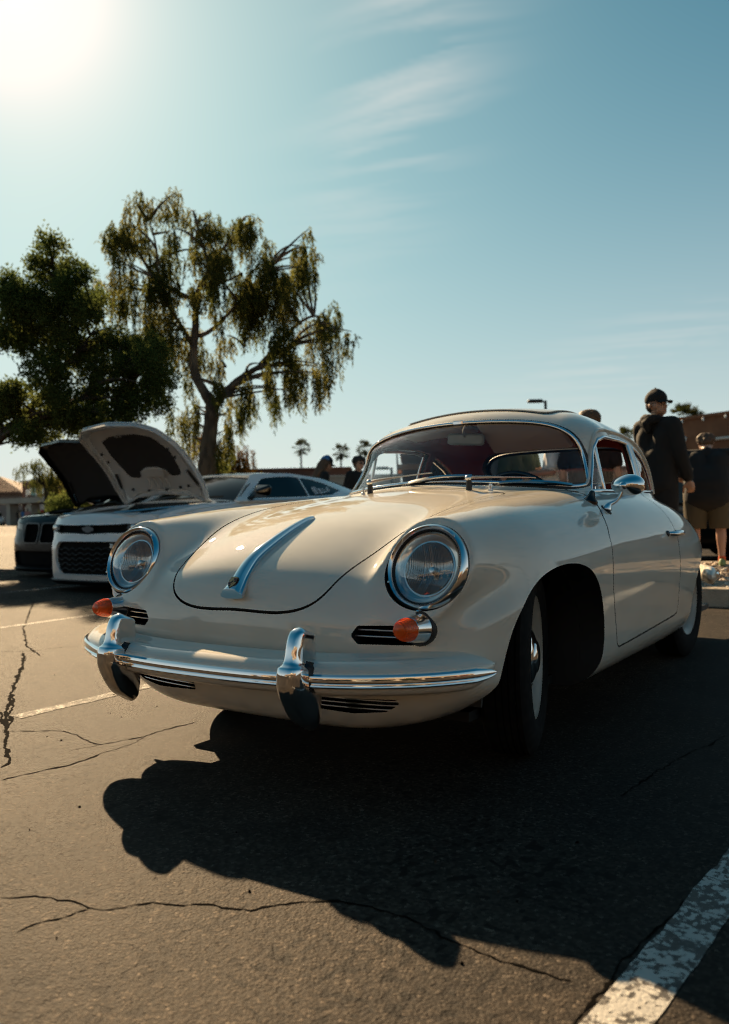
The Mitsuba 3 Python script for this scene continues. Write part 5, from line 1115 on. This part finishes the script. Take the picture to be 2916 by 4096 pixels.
# shop at the far left: face from left to right as seen
S0, S1 = (-57.3, -88.1), (-54.3, -72.4)
SH = thing('pet_shop', 'dark brown flat roofed shop with white lettering and a pale entrance canopy, far left', 'shop')
SP = lambda t0, t1, out, dep, z0, z1: wall_box(on_wall(S0, S1, t0, 0, out)[:2], on_wall(S0, S1, t1, 0, out)[:2], dep, z0, z1)
put(SH, 'wall', SP(0, 16, 0, 14, 0, 5.0), 'maroon_stucco', False)
put(SH, 'parapet', SP(-.1, 16.1, .15, 14.3, 5.0, 5.25), 'tan_stucco', False)
def text_on(parent, name, s, p0, p1, t, z, h, bsdf, out=.02, dp=.06):
    m = meshkit.text_mesh(s, h, dp, True); d = np.array([p1[0] - p0[0], p1[1] - p0[1], 0]); d /= np.linalg.norm(d); n = np.array([-d[1], d[0], 0])
    o = on_wall(p0, p1, t, z, out); v = m.vertices
    return put(parent, name, (o + v[:, :1] * d + v[:, 1:2] * [0, 0, 1] - v[:, 2:] * n, m.faces), bsdf, False)
text_on(SH, 'lettering', 'pet', S0, S1, 1.1, 3.55, .78, 'white_letter')
put(SH, 'sign_block', SP(2.75, 3.65, .05, .2, 3.4, 4.35), 'teal_sign', False)
text_on(SH, 'lettering', 'plus', S0, S1, 3.8, 3.55, .78, 'white_letter')
cn = put(SH, 'canopy', SP(-3.6, 13, 3.2, 3.15, 2.45, 3.05), 'tan_stucco', False)
for t in (-2.6, 2.9, 8.5): put(cn, 'column', SP(t - .55, t + .55, 2.9, 1.0, 0, 2.45), 'tan_stucco', False)
put(SH, 'shop_window', SP(.8, 2.0, .04, .1, .5, 2.2), 'shop_glass', False)
put(SH, 'entrance', SP(4.2, 8.2, .04, .1, 0, 2.4), 'shop_glass', False)
put(SH, 'poster', SP(6.4, 7.0, .12, .05, .3, 1.6), 'poster_red', False)
put(SH, 'poster', SP(5.2, 5.8, .12, .05, .2, 1.7), 'poster_red', False)
# tiled roof house, cut by the frame's left edge
H0, H1 = (-56.6, -124.6), (-69.0, -106.4)
HS = thing('tiled_house', 'building with a clay tiled hip roof and mauve walls at the far left edge', 'building')
put(HS, 'wall', wall_box(H0, H1, 12, 0, 4.2), 'mauve_stucco', False)
Lh = float(np.hypot(H1[0] - H0[0], H1[1] - H0[1])); dh = (np.array(H1) - H0) / Lh; nh = np.array([-dh[1], dh[0]])
e = [np.array(H0) - dh * .8 - nh * .8, np.array(H1) + dh * .8 - nh * .8, np.array(H1) + dh * .8 + nh * 12.8, np.array(H0) - dh * .8 + nh * 12.8]
r0, r1 = np.array(H0) + dh * 6 + nh * 6, np.array(H1) - dh * 6 + nh * 6
rf = put(HS, 'roof', m3.Manifold.hull_points(np.array([[*q, 4.2] for q in e] + [[*q, 4.45] for q in e] + [[*r0, 7.4], [*r1, 7.4]])), 'clay_tile_dark', False)
tiles = []
for t in np.arange(0, Lh + 1.6, .42):
    a = e[0] + dh * t; f_ = min(1, t / 6.8, (Lh + 1.6 - t) / 6.8)
    if f_ < .05: continue
    b = a + nh * 6.8 * f_
    tiles.append(tube(np.array([[*a, 4.5], [*b, 4.5 + 2.95 * f_]]), .13, 6))
k = put(rf, 'tile_rows', join(tiles), 'clay_tile', 40); labels[k] = {'kind': 'stuff'}
# long brown building at the right, running on out of frame (it is what the door mirrors)
B0 = (-43.3, -10.0); B1 = (-30.2, 16.5)
BB = thing('brown_building', 'long brown stucco building with a pipe and wall lamps, right of the men', 'building')
BP_ = lambda t0, t1, out, dep, z0, z1: wall_box(on_wall(B0, B1, t0, 0, out)[:2], on_wall(B0, B1, t1, 0, out)[:2], dep, z0, z1)
put(BB, 'wall', BP_(0, 29.6, 0, 10, 0, 5.2), 'brown_stucco', False)
put(BB, 'coping', BP_(-.1, 29.7, .12, .5, 5.2, 5.36), 'brown_stucco', False)
put(BB, 'panel', BP_(2.3, 14, .05, .2, 0, 3.45), 'grey_panel', False)
put(BB, 'pipe', tube([on_wall(B0, B1, 2.3, 4.05, .14), on_wall(B0, B1, 28, 4.05, .14)], .085, 10), 'pale_pipe', 40)
for t in (1.35, 2.75, 4.6, 6.6): put(BB, 'wall_lamp', join([ellipsoid(on_wall(B0, B1, t, 4.2, .16), (.10, .10, .15), 12), ellipsoid(on_wall(B0, B1, t - .05, 3.8, .16), (.09, .09, .24), 12)]), 'white_letter', True)
for t in np.arange(1.2, 24, 1.3): put(BB, 'roof_bracket', ellipsoid(on_wall(B0, B1, t, 5.1, .16), (.06, .06, .10), 10), 'white_letter', True)
for t in (8, 13, 18, 23): put(BB, 'window', BP_(t, t + 2.6, .08, .1, .8, 2.8), 'shop_glass', False)
# low blocks seen through the glass and over the white coupe
for p0, p1, z, m_, nm, lb in (((-56.5, -18.9), (-59.2, -13.6), 3.55, 'grey_panel', 'low_building', 'low brown building with a flat roof seen through the open driver window'),
                          ((-40.05, -24.45), (-40.75, -23.3), 4.1, 'maroon_stucco', 'brown_block', 'tall dark brown building block seen through the windshield'),
                          ((-37.1, -28.8), (-40.0, -24.5), 2.85, 'tan_stucco', 'garden_wall', 'pale tan low wall seen through the windshield left of the brown block'),
                          ((-38.6, -44.3), (-46.4, -32.7), 3.85, 'maroon_stucco', 'flat_building', 'flat brown roofline just above the white muscle coupe')):
    k = thing(nm, lb, 'building' if 'wall' not in nm else 'wall')
    put(k, 'wall', wall_box(p0, p1, 8, 0, z), m_, False)
    l = float(np.hypot(p1[0] - p0[0], p1[1] - p0[1]))
    put(k, 'coping', wall_box(on_wall(p0, p1, -.1, 0, .12)[:2], on_wall(p0, p1, l + .1, 0, .12)[:2], 8.2, z, z + .14), m_, False)
    if 'brown_block' == nm:
        put(k, 'band', wall_box(on_wall(p0, p1, -.25, 0, .3)[:2], on_wall(p0, p1, l + .25, 0, .3)[:2], 6, z - .9, z - .55), 'brown_stucco', False)
        put(k, 'window', wall_box(on_wall(p0, p1, .1, 0, .05)[:2], on_wall(p0, p1, l - .1, 0, .05)[:2], .1, 1.8, 2.4), 'shop_glass', False)
def lamp_post(x, y, h, label, deg=0):
    k = thing('street_lamp', label, 'street lamp')
    a = math.radians(deg); d = np.array([math.cos(a), math.sin(a), 0])
    put(k, 'pole', tube([(x, y, 0), (x, y, h)], .07, 10), 'lamp_bronze', 40)
    put(k, 'arm', tube([np.array([x, y, h - .06]), np.array([x, y, h - .04]) + d * .25], .045, 8), 'lamp_bronze', 40)
    put(k, 'lamp_head', xf(box((.15, -.18, -.09), (.85, .18, .06), .05), rot([0, 0, 1], deg), (x, y, h)), 'lamp_bronze', 30)
    put(k, 'base', lathe([(.25, 0), (.25, .5), (.2, .55), (0, .55)], 16, None, (x, y, 0)), 'tan_stucco', 40)
lamp_post(-35.4, -13.5, 5.9, 'bronze parking lot lamp above the roof of the cream coupe', -55)
lamp_post(-35.35, -22.2, 3.1, 'short lamp post seen through the left of the windshield', -55)
lamp_post(-12, 14, 6.5, 'parking lot lamp off to the right of the cream coupe', 60)
# behind the photographer: unseen shops added to bounce light, cars and tree for reflections
M0, M1 = (6, 34), (30, -16)
stucco('shop_stucco', (.25, .215, .175), (.20, .17, .14), .4)
MB_ = thing('added_shop_row', 'unseen pale stucco row of shops added behind the photographer to bounce light', 'building')
Lm = float(np.hypot(M1[0] - M0[0], M1[1] - M0[1]))
MP = lambda t0, t1, out, dep, z0, z1: wall_box(on_wall(M0, M1, t0, 0, out)[:2], on_wall(M0, M1, t1, 0, out)[:2], dep, z0, z1)
put(MB_, 'wall', MP(0, Lm, 0, 12, 0, 5.2), 'shop_stucco', False)
put(MB_, 'parapet', MP(-.2, Lm + .2, .3, 12.6, 5.2, 5.6), 'shop_stucco', False)
put(MB_, 'gable', MP(20, 30, .35, 5, 5.6, 7.0), 'shop_stucco', False)
aw = put(MB_, 'arcade_roof', MP(1, Lm - 1, 2.6, 2.5, 3.1, 3.5), 'clay_tile_dark', False)
for t in np.arange(2, Lm - 1, 5.2): put(aw, 'column', MP(t - .3, t + .3, 2.5, .6, 0, 3.1), 'shop_stucco', False)
for t in np.arange(2.8, Lm - 4, 5.2): put(MB_, 'shop_window', MP(t, t + 3.6, .06, .1, .3, 2.8), 'shop_glass', False)
for i, (t, o, c, suv) in enumerate(((8, 7, 'silver_paint', True), (14, 7, 'red_paint', False), (20, 7, 'black_paint', True), (31, 7, 'white_paint', False), (37, 7, 'blue_paint', True))):
    q = on_wall(M0, M1, t, 0, o)
    k = thing('added_car', ['silver', 'red', 'black', 'white', 'blue'][i] + ' car, unseen, added for reflections in front of the added row of shops', 'car')
    far_car(k, c, suv=suv, Hh=1.65 if suv else 1.42); placed(k, q, 204)
bush('added_tree', 'unseen bushy tree added for reflections beside the added row of shops', (15, 9.5, 0), [(0, 3.2, .9, .7), (.9, 2.8, .8, .6), (-.9, 2.9, .8, .7), (.3, 4.0, .8, .6), (-.4, 3.8, .7, .6), (.2, 2.4, .9, .5)], 'dense_leaf', 31, False, 60)
# cars of the background
k = thing('parked_suv', 'white parked car behind the group of people at the far left', 'car'); far_car(k, 'white_paint', 4.7, 1.9, 1.65, True); placed(k, (-53.6, -87.6, 0), 63)
k = thing('parked_van', 'silver parked car beside the shop columns at the far left', 'car'); far_car(k, 'silver_paint', 4.6, 1.85, 1.5, False); placed(k, (-55.4, -84.6, 0), 60)
k = thing('low_car', 'black low car with a thin blue stripe behind the man in shorts', 'car'); far_car(k, 'black_paint', 4.6, 1.9, 1.25, False, 'blue_paint'); placed(k, (-8.9, 1.9, 0), 62)
k = thing('blue_car', 'bright blue car just showing at the right edge beside the man in shorts', 'car'); far_car(k, 'blue_paint', 4.4, 1.8, 1.5, False); placed(k, (-15.2, 5.2, 0), 62)
# ---------------------------------------------------------------- people: smooth bodies from hulled bones; +y is where the body faces, +x its right hand side
pr('skin_light', (.42, .24, .165), .5); pr('skin_tan', (.30, .165, .105), .5); pr('skin_dark', (.10, .055, .038), .5)
pr('hair_dark', (.015, .011, .008), .7); pr('hair_brown', (.075, .042, .022), .7); pr('hair_sandy', (.085, .048, .022), .7)
pr('cloth_black', (.006, .006, .006), .9, sheen=.1); pr('cloth_charcoal', (.014, .014, .014), .95, sheen=.2); pr('cloth_olive', (.075, .062, .036), .9)
pr('cloth_white', (.66, .66, .65), .9); pr('cloth_slate', (.055, .075, .085), .9); pr('cloth_green', (.022, .040, .026), .9); pr('cloth_blue', (.03, .13, .30), .8); pr('cloth_pink', (.36, .16, .14), .9); pr('cloth_tan', (.34, .23, .15), .9); pr('cloth_denim', (.04, .06, .10), .9)
pr('eye_dark', (.02, .014, .012), .2); pr('lip', (.26, .10, .08), .5); pr('sock_orange', (.55, .09, .02), .8); pr('shoe_green', (.20, .30, .12), .6); pr('shoe_white', (.55, .55, .52), .6)
plastic('shades_black', (.006, .006, .006), .04)
def blob(chains, edge=.022, it=10):
    """one smooth skin over many hulled chains: [(points, radii), ...]"""
    b = []
    for p, r in chains: b += hull_chain(p, r, 18) if len(p) > 1 else [m3.Manifold.sphere(r[0], 18).translate(list(map(float, p[0])))]
    m = m3.Manifold.batch_boolean(b, m3.OpType.Add).refine_to_length(edge)
    v, f = arr(m); t = trimesh.Trimesh(v, f, process=True)
    trimesh.smoothing.filter_taubin(t, lamb=.5, nu=-.53, iterations=it)
    return t.vertices.copy(), t.faces.copy()
def hand(w, d, palm_n, s=1., curl=.5, side=1):
    """wrist, pointing direction, palm normal -> palm and five bent fingers"""
    d = np.array(d, float) / np.linalg.norm(d); n = np.array(palm_n, float); n -= d * (n @ d); n /= np.linalg.norm(n); x = np.cross(d, n) * side
    P0 = np.array(w, float); out = [([P0, P0 + d * .045 * s, P0 + d * .085 * s], [.026 * s, .033 * s, .030 * s]), ([P0 + d * .03 * s - x * .022 * s, P0 + d * .085 * s - x * .028 * s], [.022 * s, .015 * s]), ([P0 + d * .03 * s + x * .022 * s, P0 + d * .088 * s + x * .028 * s], [.022 * s, .015 * s])]
    for k, (o, L) in enumerate(((-.030, .062), (-.011, .074), (.010, .078), (.029, .070))):
        a = P0 + d * .088 * s + x * o * s; pts = [a]; ang = .15
        for q in (.42, .33, .25):
            ang += curl * (.55 + .12 * k); pts.append(pts[-1] + (d * math.cos(ang) + n * math.sin(ang)) * L * q * s)
        out.append((pts, [.0098 * s, .0092 * s, .0085 * s, .0075 * s]))
    a = P0 + d * .025 * s + x * .030 * s
    out.append(([a, a + (d * .6 + x * .75 + n * .25) * .038 * s, a + (d * 1.3 + x * .80 + n * .55) * .045 * s, a + (d * 1.9 + x * .75 + n * .8) * .045 * s], [.014 * s, .0125 * s, .011 * s, .009 * s]))
    return out
def lm(p, q, t): return np.array(p, float) * (1 - t) + np.array(q, float) * t
def person(label, loc, face, height=1.75, girth=1., skin='skin_tan', top=('cloth_black', 'long'), bottom=('cloth_black', 'shorts'), shoes='cloth_black', hair='hair_dark', style='short', arms=None, head=(0, 0), lean=0., extras=(), group=None, fine=False):
    key = thing('person', label, 'person', group)
    g = girth; J = {}
    for s, n in ((1, 'R'), (-1, 'L')):
        J['hip' + n] = np.array([s * .092 * g, 0, .92]); J['kne' + n] = np.array([s * .105 * g, .015, .50]); J['ank' + n] = np.array([s * .11 * g, -.02, .085]); J['sho' + n] = np.array([s * .185 * g, -.005, 1.435])
        a = (arms or {}).get(n, (np.array([s * .245 * g, -.03, 1.15]), np.array([s * .255 * g, .07, .90])))
        J['elb' + n], J['wri' + n] = np.array(a[0], float), np.array(a[1], float)
    tl = lambda p: np.array(p, float) @ rot([1, 0, 0], 0).T
    def ben(p):   # lean the upper body forward about the hips
        p = np.array(p, float); c = np.array([0, 0, .95]); q = p - c; a = math.radians(-lean)
        return c + np.array([q[0], q[1] * math.cos(a) - q[2] * math.sin(a), q[1] * math.sin(a) + q[2] * math.cos(a)])
    for k in J:
        if k[:3] in ('sho', 'elb', 'wri'): J[k] = ben(J[k])
    neck, hc = ben([0, -.015, 1.47]), None
    Rh = rot([0, 0, 1], head[0]) @ rot([1, 0, 0], head[1])
    hb = ben([0, .005, 1.535])
    HD = lambda p: hb + Rh @ np.array(p, float)
    sc = height / 1.75
    fin = lambda m: xf(m, rot([0, 0, 1], face), loc, 1) if False else xf((arr(m)[0] * sc, arr(m)[1]), rot([0, 0, 1], face), loc)
    pt = lambda nm, m, b, sm=60, par=key: put(par, nm, fin(m), b, sm)
    long_ = top[1] == 'long'; shorts = bottom[1] == 'shorts'
    # skin: head, neck, forearms, hands, legs in one body
    sk = [([neck, hb + [0, .0, -.02], HD([0, .0, .04])], [.058, .055, .055]), ([HD([0, -.015, .115]), HD([0, .012, .125])], [.088, .082]), ([HD([0, .02, .10]), HD([0, .055, .03])], [.070, .040]), ([HD([-.032, .04, .04]), HD([.032, .04, .04])], [.042, .042]),
          ([HD([0, .078, .115]), HD([0, .104, .072])], [.012, .0165]), ([HD([-.05, .035, .08]), HD([.05, .035, .08])], [.040, .040]), ([HD([.086, -.012, .10]), HD([.090, -.018, .070])], [.016, .011]), ([HD([-.086, -.012, .10]), HD([-.090, -.018, .070])], [.016, .011])]
    for n, s in (('R', 1), ('L', -1)):
        e, w = J['elb' + n], J['wri' + n]; st = .05 if not long_ else .75
        sk.append(([lm(J['sho' + n], e, .55), e, lm(e, w, .35), w], [.046 * g, .039, .040, .026]) if not long_ else ([lm(e, w, .7), w], [.026, .026]))
        d = w - e; d /= np.linalg.norm(d)
        sk += hand(w + d * .01, d + [0, .05, -.25], np.array([-s * .8, .35, .1]), 1.0, .55, -s * 1)
        k_, a_ = J['kne' + n], J['ank' + n]
        if shorts: sk.append(([lm(J['hip' + n], k_, .6), k_, lm(k_, a_, .32) + [0, -.022, 0], lm(k_, a_, .75), a_, a_ + [0, .05, -.03]], [.075 * g, .058, .061, .043, .038, .040]))
    pt('body', blob(sk, .014 if fine else .02, 6), skin)
    # face details
    for s in (1, -1):
        pt('eye', ellipsoid(HD([s * .033, .083, .112]), (.013, .007, .007), 12, Rh), 'eye_dark')
        pt('eyebrow', ellipsoid(HD([s * .034, .088, .132]), (.020, .006, .0045), 10, Rh), hair)
    pt('mouth', ellipsoid(HD([0, .092, .042]), (.023, .006, .006), 12, Rh), 'lip')
    # clothes
    u = .018 if long_ else .010
    to = [([[0, .0, .90], ben([0, .01, 1.10])], [.135 * g, .138 * g]), ([[-.07 * g, -.02, .86], [-.07 * g, .01, 1.0], ben([-.07 * g, .01, 1.15])], [.132 * g] * 3), ([[.07 * g, -.02, .86], [.07 * g, .01, 1.0], ben([.07 * g, .01, 1.15])], [.132 * g] * 3), ([[-.07 * g, -.02, .86], [.07 * g, -.02, .86]], [.132 * g, .132 * g]), ([[-.07 * g, 0, 1.0], [.07 * g, 0, 1.0]], [.13 * g, .13 * g]), ([ben([-.075 * g, 0, .90]), ben([-.07 * g, .01, 1.12]), ben([-.095 * g, 0, 1.32]), ben([-.09 * g, -.01, 1.40])], [.105 * g, .115 * g, .108 * g, .075]), ([ben([.075 * g, 0, .90]), ben([.07 * g, .01, 1.12]), ben([.095 * g, 0, 1.32]), ben([.09 * g, -.01, 1.40])], [.105 * g, .115 * g, .108 * g, .075]), ([J['shoL'], J['shoR']], [.062 + u, .062 + u]), ([neck + [0, -.01, -.05], neck], [.075, .066])]
    for n in 'RL':
        e, w, sh = J['elb' + n], J['wri' + n], J['sho' + n]
        to.append(([sh, lm(sh, e, .5), e, lm(e, w, .5), lm(e, w, .93)], [.064 + u, .058 + u, .048 + u, .044 + u, .036 + u]) if long_ else ([sh, lm(sh, e, .4), lm(sh, e, .78)], [.066 + u, .063 + u, .062 + u]))
    v, f = blob(to, .02, 8)
    v = v + .007 * (meshkit.fbm(v * [14, 14, 6], 3, 5) - .5)[:, None] * trimesh.Trimesh(v, f, process=False).vertex_normals * 2.2
    tk = pt('shirt', (v, f), top[0])
    bo = [([[-.07 * g, 0, .955], [.07 * g, 0, .955]], [.125 * g, .125 * g]), ([[0, -.02, .90], [0, -.02, .82]], [.12 * g, .07])]
    for n in 'RL':
        h_, k_, a_ = J['hip' + n], J['kne' + n], J['ank' + n]
        bo.append(([h_, lm(h_, k_, .5), lm(h_, k_, .98)], [.115 * g, .108 * g, .096 * g]) if shorts else ([h_, lm(h_, k_, .5), k_, lm(k_, a_, .5), lm(k_, a_, .95)], [.112 * g, .092 * g, .072, .066, .062]))
    v, f = blob(bo, .022, 6); v = v + .006 * (meshkit.fbm(v * [16, 16, 5], 3, 8) - .5)[:, None] * trimesh.Trimesh(v, f, process=False).vertex_normals * 2.5
    if shorts: v[:, 2] = np.maximum(v[:, 2], .475)
    pt('shorts' if shorts else 'trousers', (v, f), bottom[0])
    for n, s in (('R', 1), ('L', -1)):
        a_ = J['ank' + n]
        pt('shoe', blob([([a_ + [0, -.03, -.02], a_ + [0, -.045, -.045]], [.042, .040]), ([a_ + [0, -.045, -.045], a_ + [s * .01, .06, -.047], a_ + [s * .018, .15, -.055]], [.040, .043, .034]), ([a_ + [0, 0, -.01], a_ + [0, .06, -.035]], [.044, .044])], .015, 5), shoes)
    # hair or hat
    if style in ('short', 'tousled', 'long'):
        hr = [([HD([0, -.03, .125]), HD([0, .03, .165])], [.094, .066]), ([HD([-.03, -.03, .13]), HD([.03, -.03, .13])], [.088, .088]), ([HD([0, -.055, .06])], [.062])]
        if style == 'tousled':
            rr = np.random.default_rng(4); hr += [([HD(np.array([.062 * math.sin(a) * q, -.02 + .062 * math.cos(a) * q, .165 + .03 * (1 - q)]))], [.022]) for a, q in zip(rr.uniform(0, 6.28, 22), rr.uniform(.2, 1.2, 22))]
        if style == 'long': hr += [([HD([s * .065, -.045, .10]), HD([s * .085, -.07, -.03]), HD([s * .07, -.10, -.16])], [.055, .06, .045]) for s in (1, -1)] + [([HD([0, -.08, .08]), HD([0, -.12, -.14])], [.07, .06])]
        v, f = blob(hr, .014, 3); v = v + .010 * (meshkit.fbm(v * 38, 3, 2) - .5)[:, None] * trimesh.Trimesh(v, f, process=False).vertex_normals * 2
        pt('hair', (v, f), hair)
    if style == 'cap' or 'cap' in extras:
        if style == 'cap': pt('hair', blob([([HD([0, -.035, .095]), HD([0, -.02, .13])], [.078, .088])], .016, 3), hair)
        cp = blob([([HD([0, -.02, .155]), HD([0, .015, .160])], [.098, .092]), ([HD([0, -.015, .205]), HD([0, .01, .205])], [.062, .058])], .014, 4)
        v, f = cp; loc_ = (v - hb) @ Rh; keep = loc_[:, 2] > .128
        v = np.where(keep[:, None], v, hb + (np.column_stack([loc_[:, :2], np.full(len(v), .128)])) @ Rh.T)
        ck = pt('cap', (v, f), 'cloth_black', 40)
        aa = np.linspace(-1.15, 1.15, 15); rim = [np.array([[.088 * math.sin(a), .012 + .078 * math.cos(a), .142] for a in aa]), np.array([[.094 * math.sin(a), .055 + .122 * math.cos(a) ** .7 if False else .05 + .115 * math.cos(a), .126 - .018 * math.sin(a) ** 2] for a in aa])]
        o = np.vstack([rim[0], rim[1]]); m_ = len(aa); i = np.arange(m_ - 1)
        th_ = np.array([0, 0, .006]); F = np.vstack([np.stack([i, i + 1, i + 1 + m_], 1), np.stack([i, i + 1 + m_, i + m_], 1)])
        vv = np.vstack([o, o - th_]); F = np.vstack([F, F[:, ::-1] + 2 * m_, np.stack([i + m_, i + 1 + m_, i + 1 + 3 * m_], 1), np.stack([i + m_, i + 1 + 3 * m_, i + 3 * m_], 1)])
        pt('brim', (np.array([HD(q) for q in vv]), F), 'cloth_black', 40, ck)
        pt('button', ellipsoid(HD([0, -.005, .268]), (.009, .009, .006), 10, Rh), 'cloth_black', True, ck)
        if 'blue_back' in extras:
            v2, f2 = cp; v2 = hb + (v2 - hb) * 1.012; l2 = (v2 - hb) @ Rh; c2 = l2[f2].mean(1); sel = (c2[:, 1] < .012) & (c2[:, 2] > .135)
            pt('blue_panel', (v2, f2[sel]), 'cloth_blue', 40, ck)
    if 'glasses' in extras:
        gl = []
        for s in (1, -1):
            a = np.linspace(0, 2 * np.pi, 25)[:-1]
            ring = np.column_stack([s * .035 + .027 * np.sign(np.cos(a)) * np.abs(np.cos(a)) ** .6, .098 - .25 * (np.abs(.035 + .027 * s * np.cos(a))) ** 2 * 4, .110 + .020 * np.sign(np.sin(a)) * np.abs(np.sin(a)) ** .7])
            gl.append(tube(np.array([HD(q) for q in ring]), .0028, 6, True)); gl.append(tube([HD([s * .062, .085, .118]), HD([s * .085, .03, .115]), HD([s * .092, -.02, .105])], .0026, 6))
        gl.append(tube([HD([-.01, .099, .113]), HD([.01, .099, .113])], .0026, 6))
        pt('glasses', join(gl), 'shades_black', 50)
    if 'shades' in extras:
        sh_ = put(key, 'sunglasses', fin(join([ellipsoid(HD([s * .035, .088, .110]), (.029, .010, .019), 16, Rh) for s in (1, -1)] + [tube([HD([s * .06, .08, .116]), HD([s * .09, .0, .11])], .003, 6) for s in (1, -1)])), 'shades_black', 50)
    if 'hood' in extras:
        a = np.linspace(-2.5, 2.5, 13); c = ben([0, -.02, 1.485])
        hd_ = [([c + np.array([.085 * math.sin(q), -.085 * math.cos(q) - .01, .015 * math.cos(q)]) for q in a], list(np.interp(np.abs(a), [0, 1.2, 2.5], [.050, .042, .028]))), ([c + [0, -.115, -.03], c + [0, -.10, -.10]], [.050, .035]), ([c + [-.05, -.09, 0], c + [.05, -.09, 0]], [.05, .05])]
        v, f = blob(hd_, .016, 4); v = v + .010 * (meshkit.fbm(v * 20, 3, 3) - .5)[:, None] * trimesh.Trimesh(v, f, process=False).vertex_normals * 2
        pt('hood', (v, f), top[0], 60, tk)
    if 'socks' in extras:
        for n in 'RL': pt('sock', blob([([J['ank' + n] + [0, 0, -.01], J['ank' + n] + [0, .005, .035]], [.046, .043])], .014, 2), 'sock_orange')
    return key
fw = lambda x, y: math.degrees(math.atan2(y, x)) - 90       # the turn that makes a body face along (x, y)
# the two men at the right
rt, aw_ = RH[:2], FH[:2]
p1 = rt * .90 + aw_ * .45
person('man in black hooded sweatshirt, black cap and glasses, hand at his side, behind the coupe', (-6.00, -.52, .13), fw(*p1), 1.80, 1.10, 'skin_tan', ('cloth_black', 'long'), ('cloth_black', 'shorts'), 'cloth_black', 'hair_dark', 'cap', {'R': ((.265, .03, 1.16), (.255, .15, .91)), 'L': ((-.25, .06, 1.17), (-.22, .20, .98))}, (-82, 2), 2, ('hood', 'glasses'), fine=True)
p2 = rt * .35 + aw_ * .92
person('man seen from behind with bowed head, charcoal shirt, olive shorts and bright sneakers, right edge', (-7.12, -.28, .13), fw(*p2), 1.53, 1.40, 'skin_light', ('cloth_charcoal', 'short'), ('cloth_olive', 'shorts'), 'shoe_green', 'hair_brown', 'short', {'R': ((.33, .10, 1.16), (.18, .30, 1.18)), 'L': ((-.33, .10, 1.16), (-.16, .30, 1.18))}, (0, -48), 20, ('socks',), fine=True)
# seen through the glass of the coupe
person('person with sandy tousled hair whose head shows over the roof of the cream coupe', (-5.84, -1.14, 0), fw(*(rt * .5 + aw_)), 1.80, 1.1, 'skin_light', ('cloth_black', 'short'), ('cloth_denim', 'long'), 'cloth_black', 'hair_sandy', 'tousled', None, (8, -8))
person('person in a white shirt with raised forearm, seen through the rear window of the coupe', (-6.05, -1.60, 0), fw(*(-rt * .9 + aw_ * .3)), 1.78, 1.05, 'skin_tan', ('cloth_white', 'short'), ('cloth_denim', 'long'), 'shoe_white', 'hair_dark', 'short', {'R': ((.25, .05, 1.18), (.12, .27, 1.22)), 'L': ((-.26, .0, 1.16), (-.15, .26, 1.15))}, (0, -10))
person('person in a dark green shirt beside the white shirted person, seen through the coupe', (-5.95, -1.98, 0), fw(*(aw_ * .8 - rt * .6)), 1.74, 1.1, 'skin_tan', ('cloth_green', 'short'), ('cloth_black', 'long'), 'cloth_black', 'hair_dark', 'short')
person('youth with brown hair and sunglasses in a pale shirt, seen through the rear window', (-7.05, -2.72, 0), fw(*(rt * .9 - aw_ * .5)), 1.55, .9, 'skin_tan', ('cloth_white', 'short'), ('cloth_denim', 'long'), 'shoe_white', 'hair_brown', 'tousled', None, (0, -5), 0, ('shades',))
person('broad person in a slate blue shirt, left of the youth, seen through the rear window', (-5.72, -2.32, 0), fw(*(aw_ * .9 + rt * .3)), 1.82, 1.25, 'skin_light', ('cloth_slate', 'short'), ('cloth_black', 'long'), 'cloth_black', 'hair_dark', 'short', {'R': ((.30, .05, 1.17), (.16, .28, 1.1)), 'L': ((-.3, .0, 1.15), (-.25, .1, .92))})
person('person in dark clothes seen through the left part of the rear window of the coupe', (-5.30, -2.62, 0), fw(*(aw_ * .5 - rt * .8)), 1.72, 1.1, 'skin_tan', ('cloth_black', 'short'), ('cloth_black', 'long'), 'cloth_black', 'hair_dark', 'short')
person('bald man far off, his head seen through the open driver window', (-11.2, -2.6, 0), fw(*(rt * .8 + aw_ * .4)), 1.42, 1.0, 'skin_light', ('cloth_white', 'short'), ('cloth_denim', 'long'), 'shoe_white', 'hair_sandy', 'none')
# behind the white car
person('long haired woman in a blue and black cap behind the white muscle coupe', (-8.57, -6.69, 0), fw(*(rt * .95 + aw_ * .2)), 1.72, .95, 'skin_tan', ('cloth_black', 'long'), ('cloth_denim', 'long'), 'shoe_white', 'hair_brown', 'long', None, (0, -16), 8, ('cap', 'blue_back'))
person('man with dark hair and sunglasses in a black shirt between muscle coupe and windshield', (-8.93, -6.20, 0), fw(*(rt * .75 - aw_ * .65)), 1.73, 1.05, 'skin_light', ('cloth_black', 'short'), ('cloth_denim', 'long'), 'cloth_black', 'hair_dark', 'short', None, (-5, -14), 4, ('shades',))
# the group far away at the left
for x, y, top_, bot, lb in ((-54.05, -83.9, 'cloth_black', ('cloth_denim', 'long'), 'person in a black top, leftmost of the far group by the white car'), (-53.6, -82.85, 'cloth_tan', ('cloth_black', 'long'), 'person in a tan top, second from left in the far group'),
                            (-53.05, -81.55, 'cloth_blue', ('cloth_pink', 'shorts'), 'person in a bright blue top and pink shorts in the far group'), (-52.15, -79.5, 'cloth_pink', ('cloth_black', 'shorts'), 'person in a pinkish top, rightmost of the far group')):
    person(lb, (x, y, 0), fw(*(aw_ + rt * random.Random(lb).uniform(-.6, .6))), 1.75, 1.15, 'skin_tan', (top_, 'short'), bot, 'cloth_black', 'hair_dark', 'short', group='people in the far group by the white car')
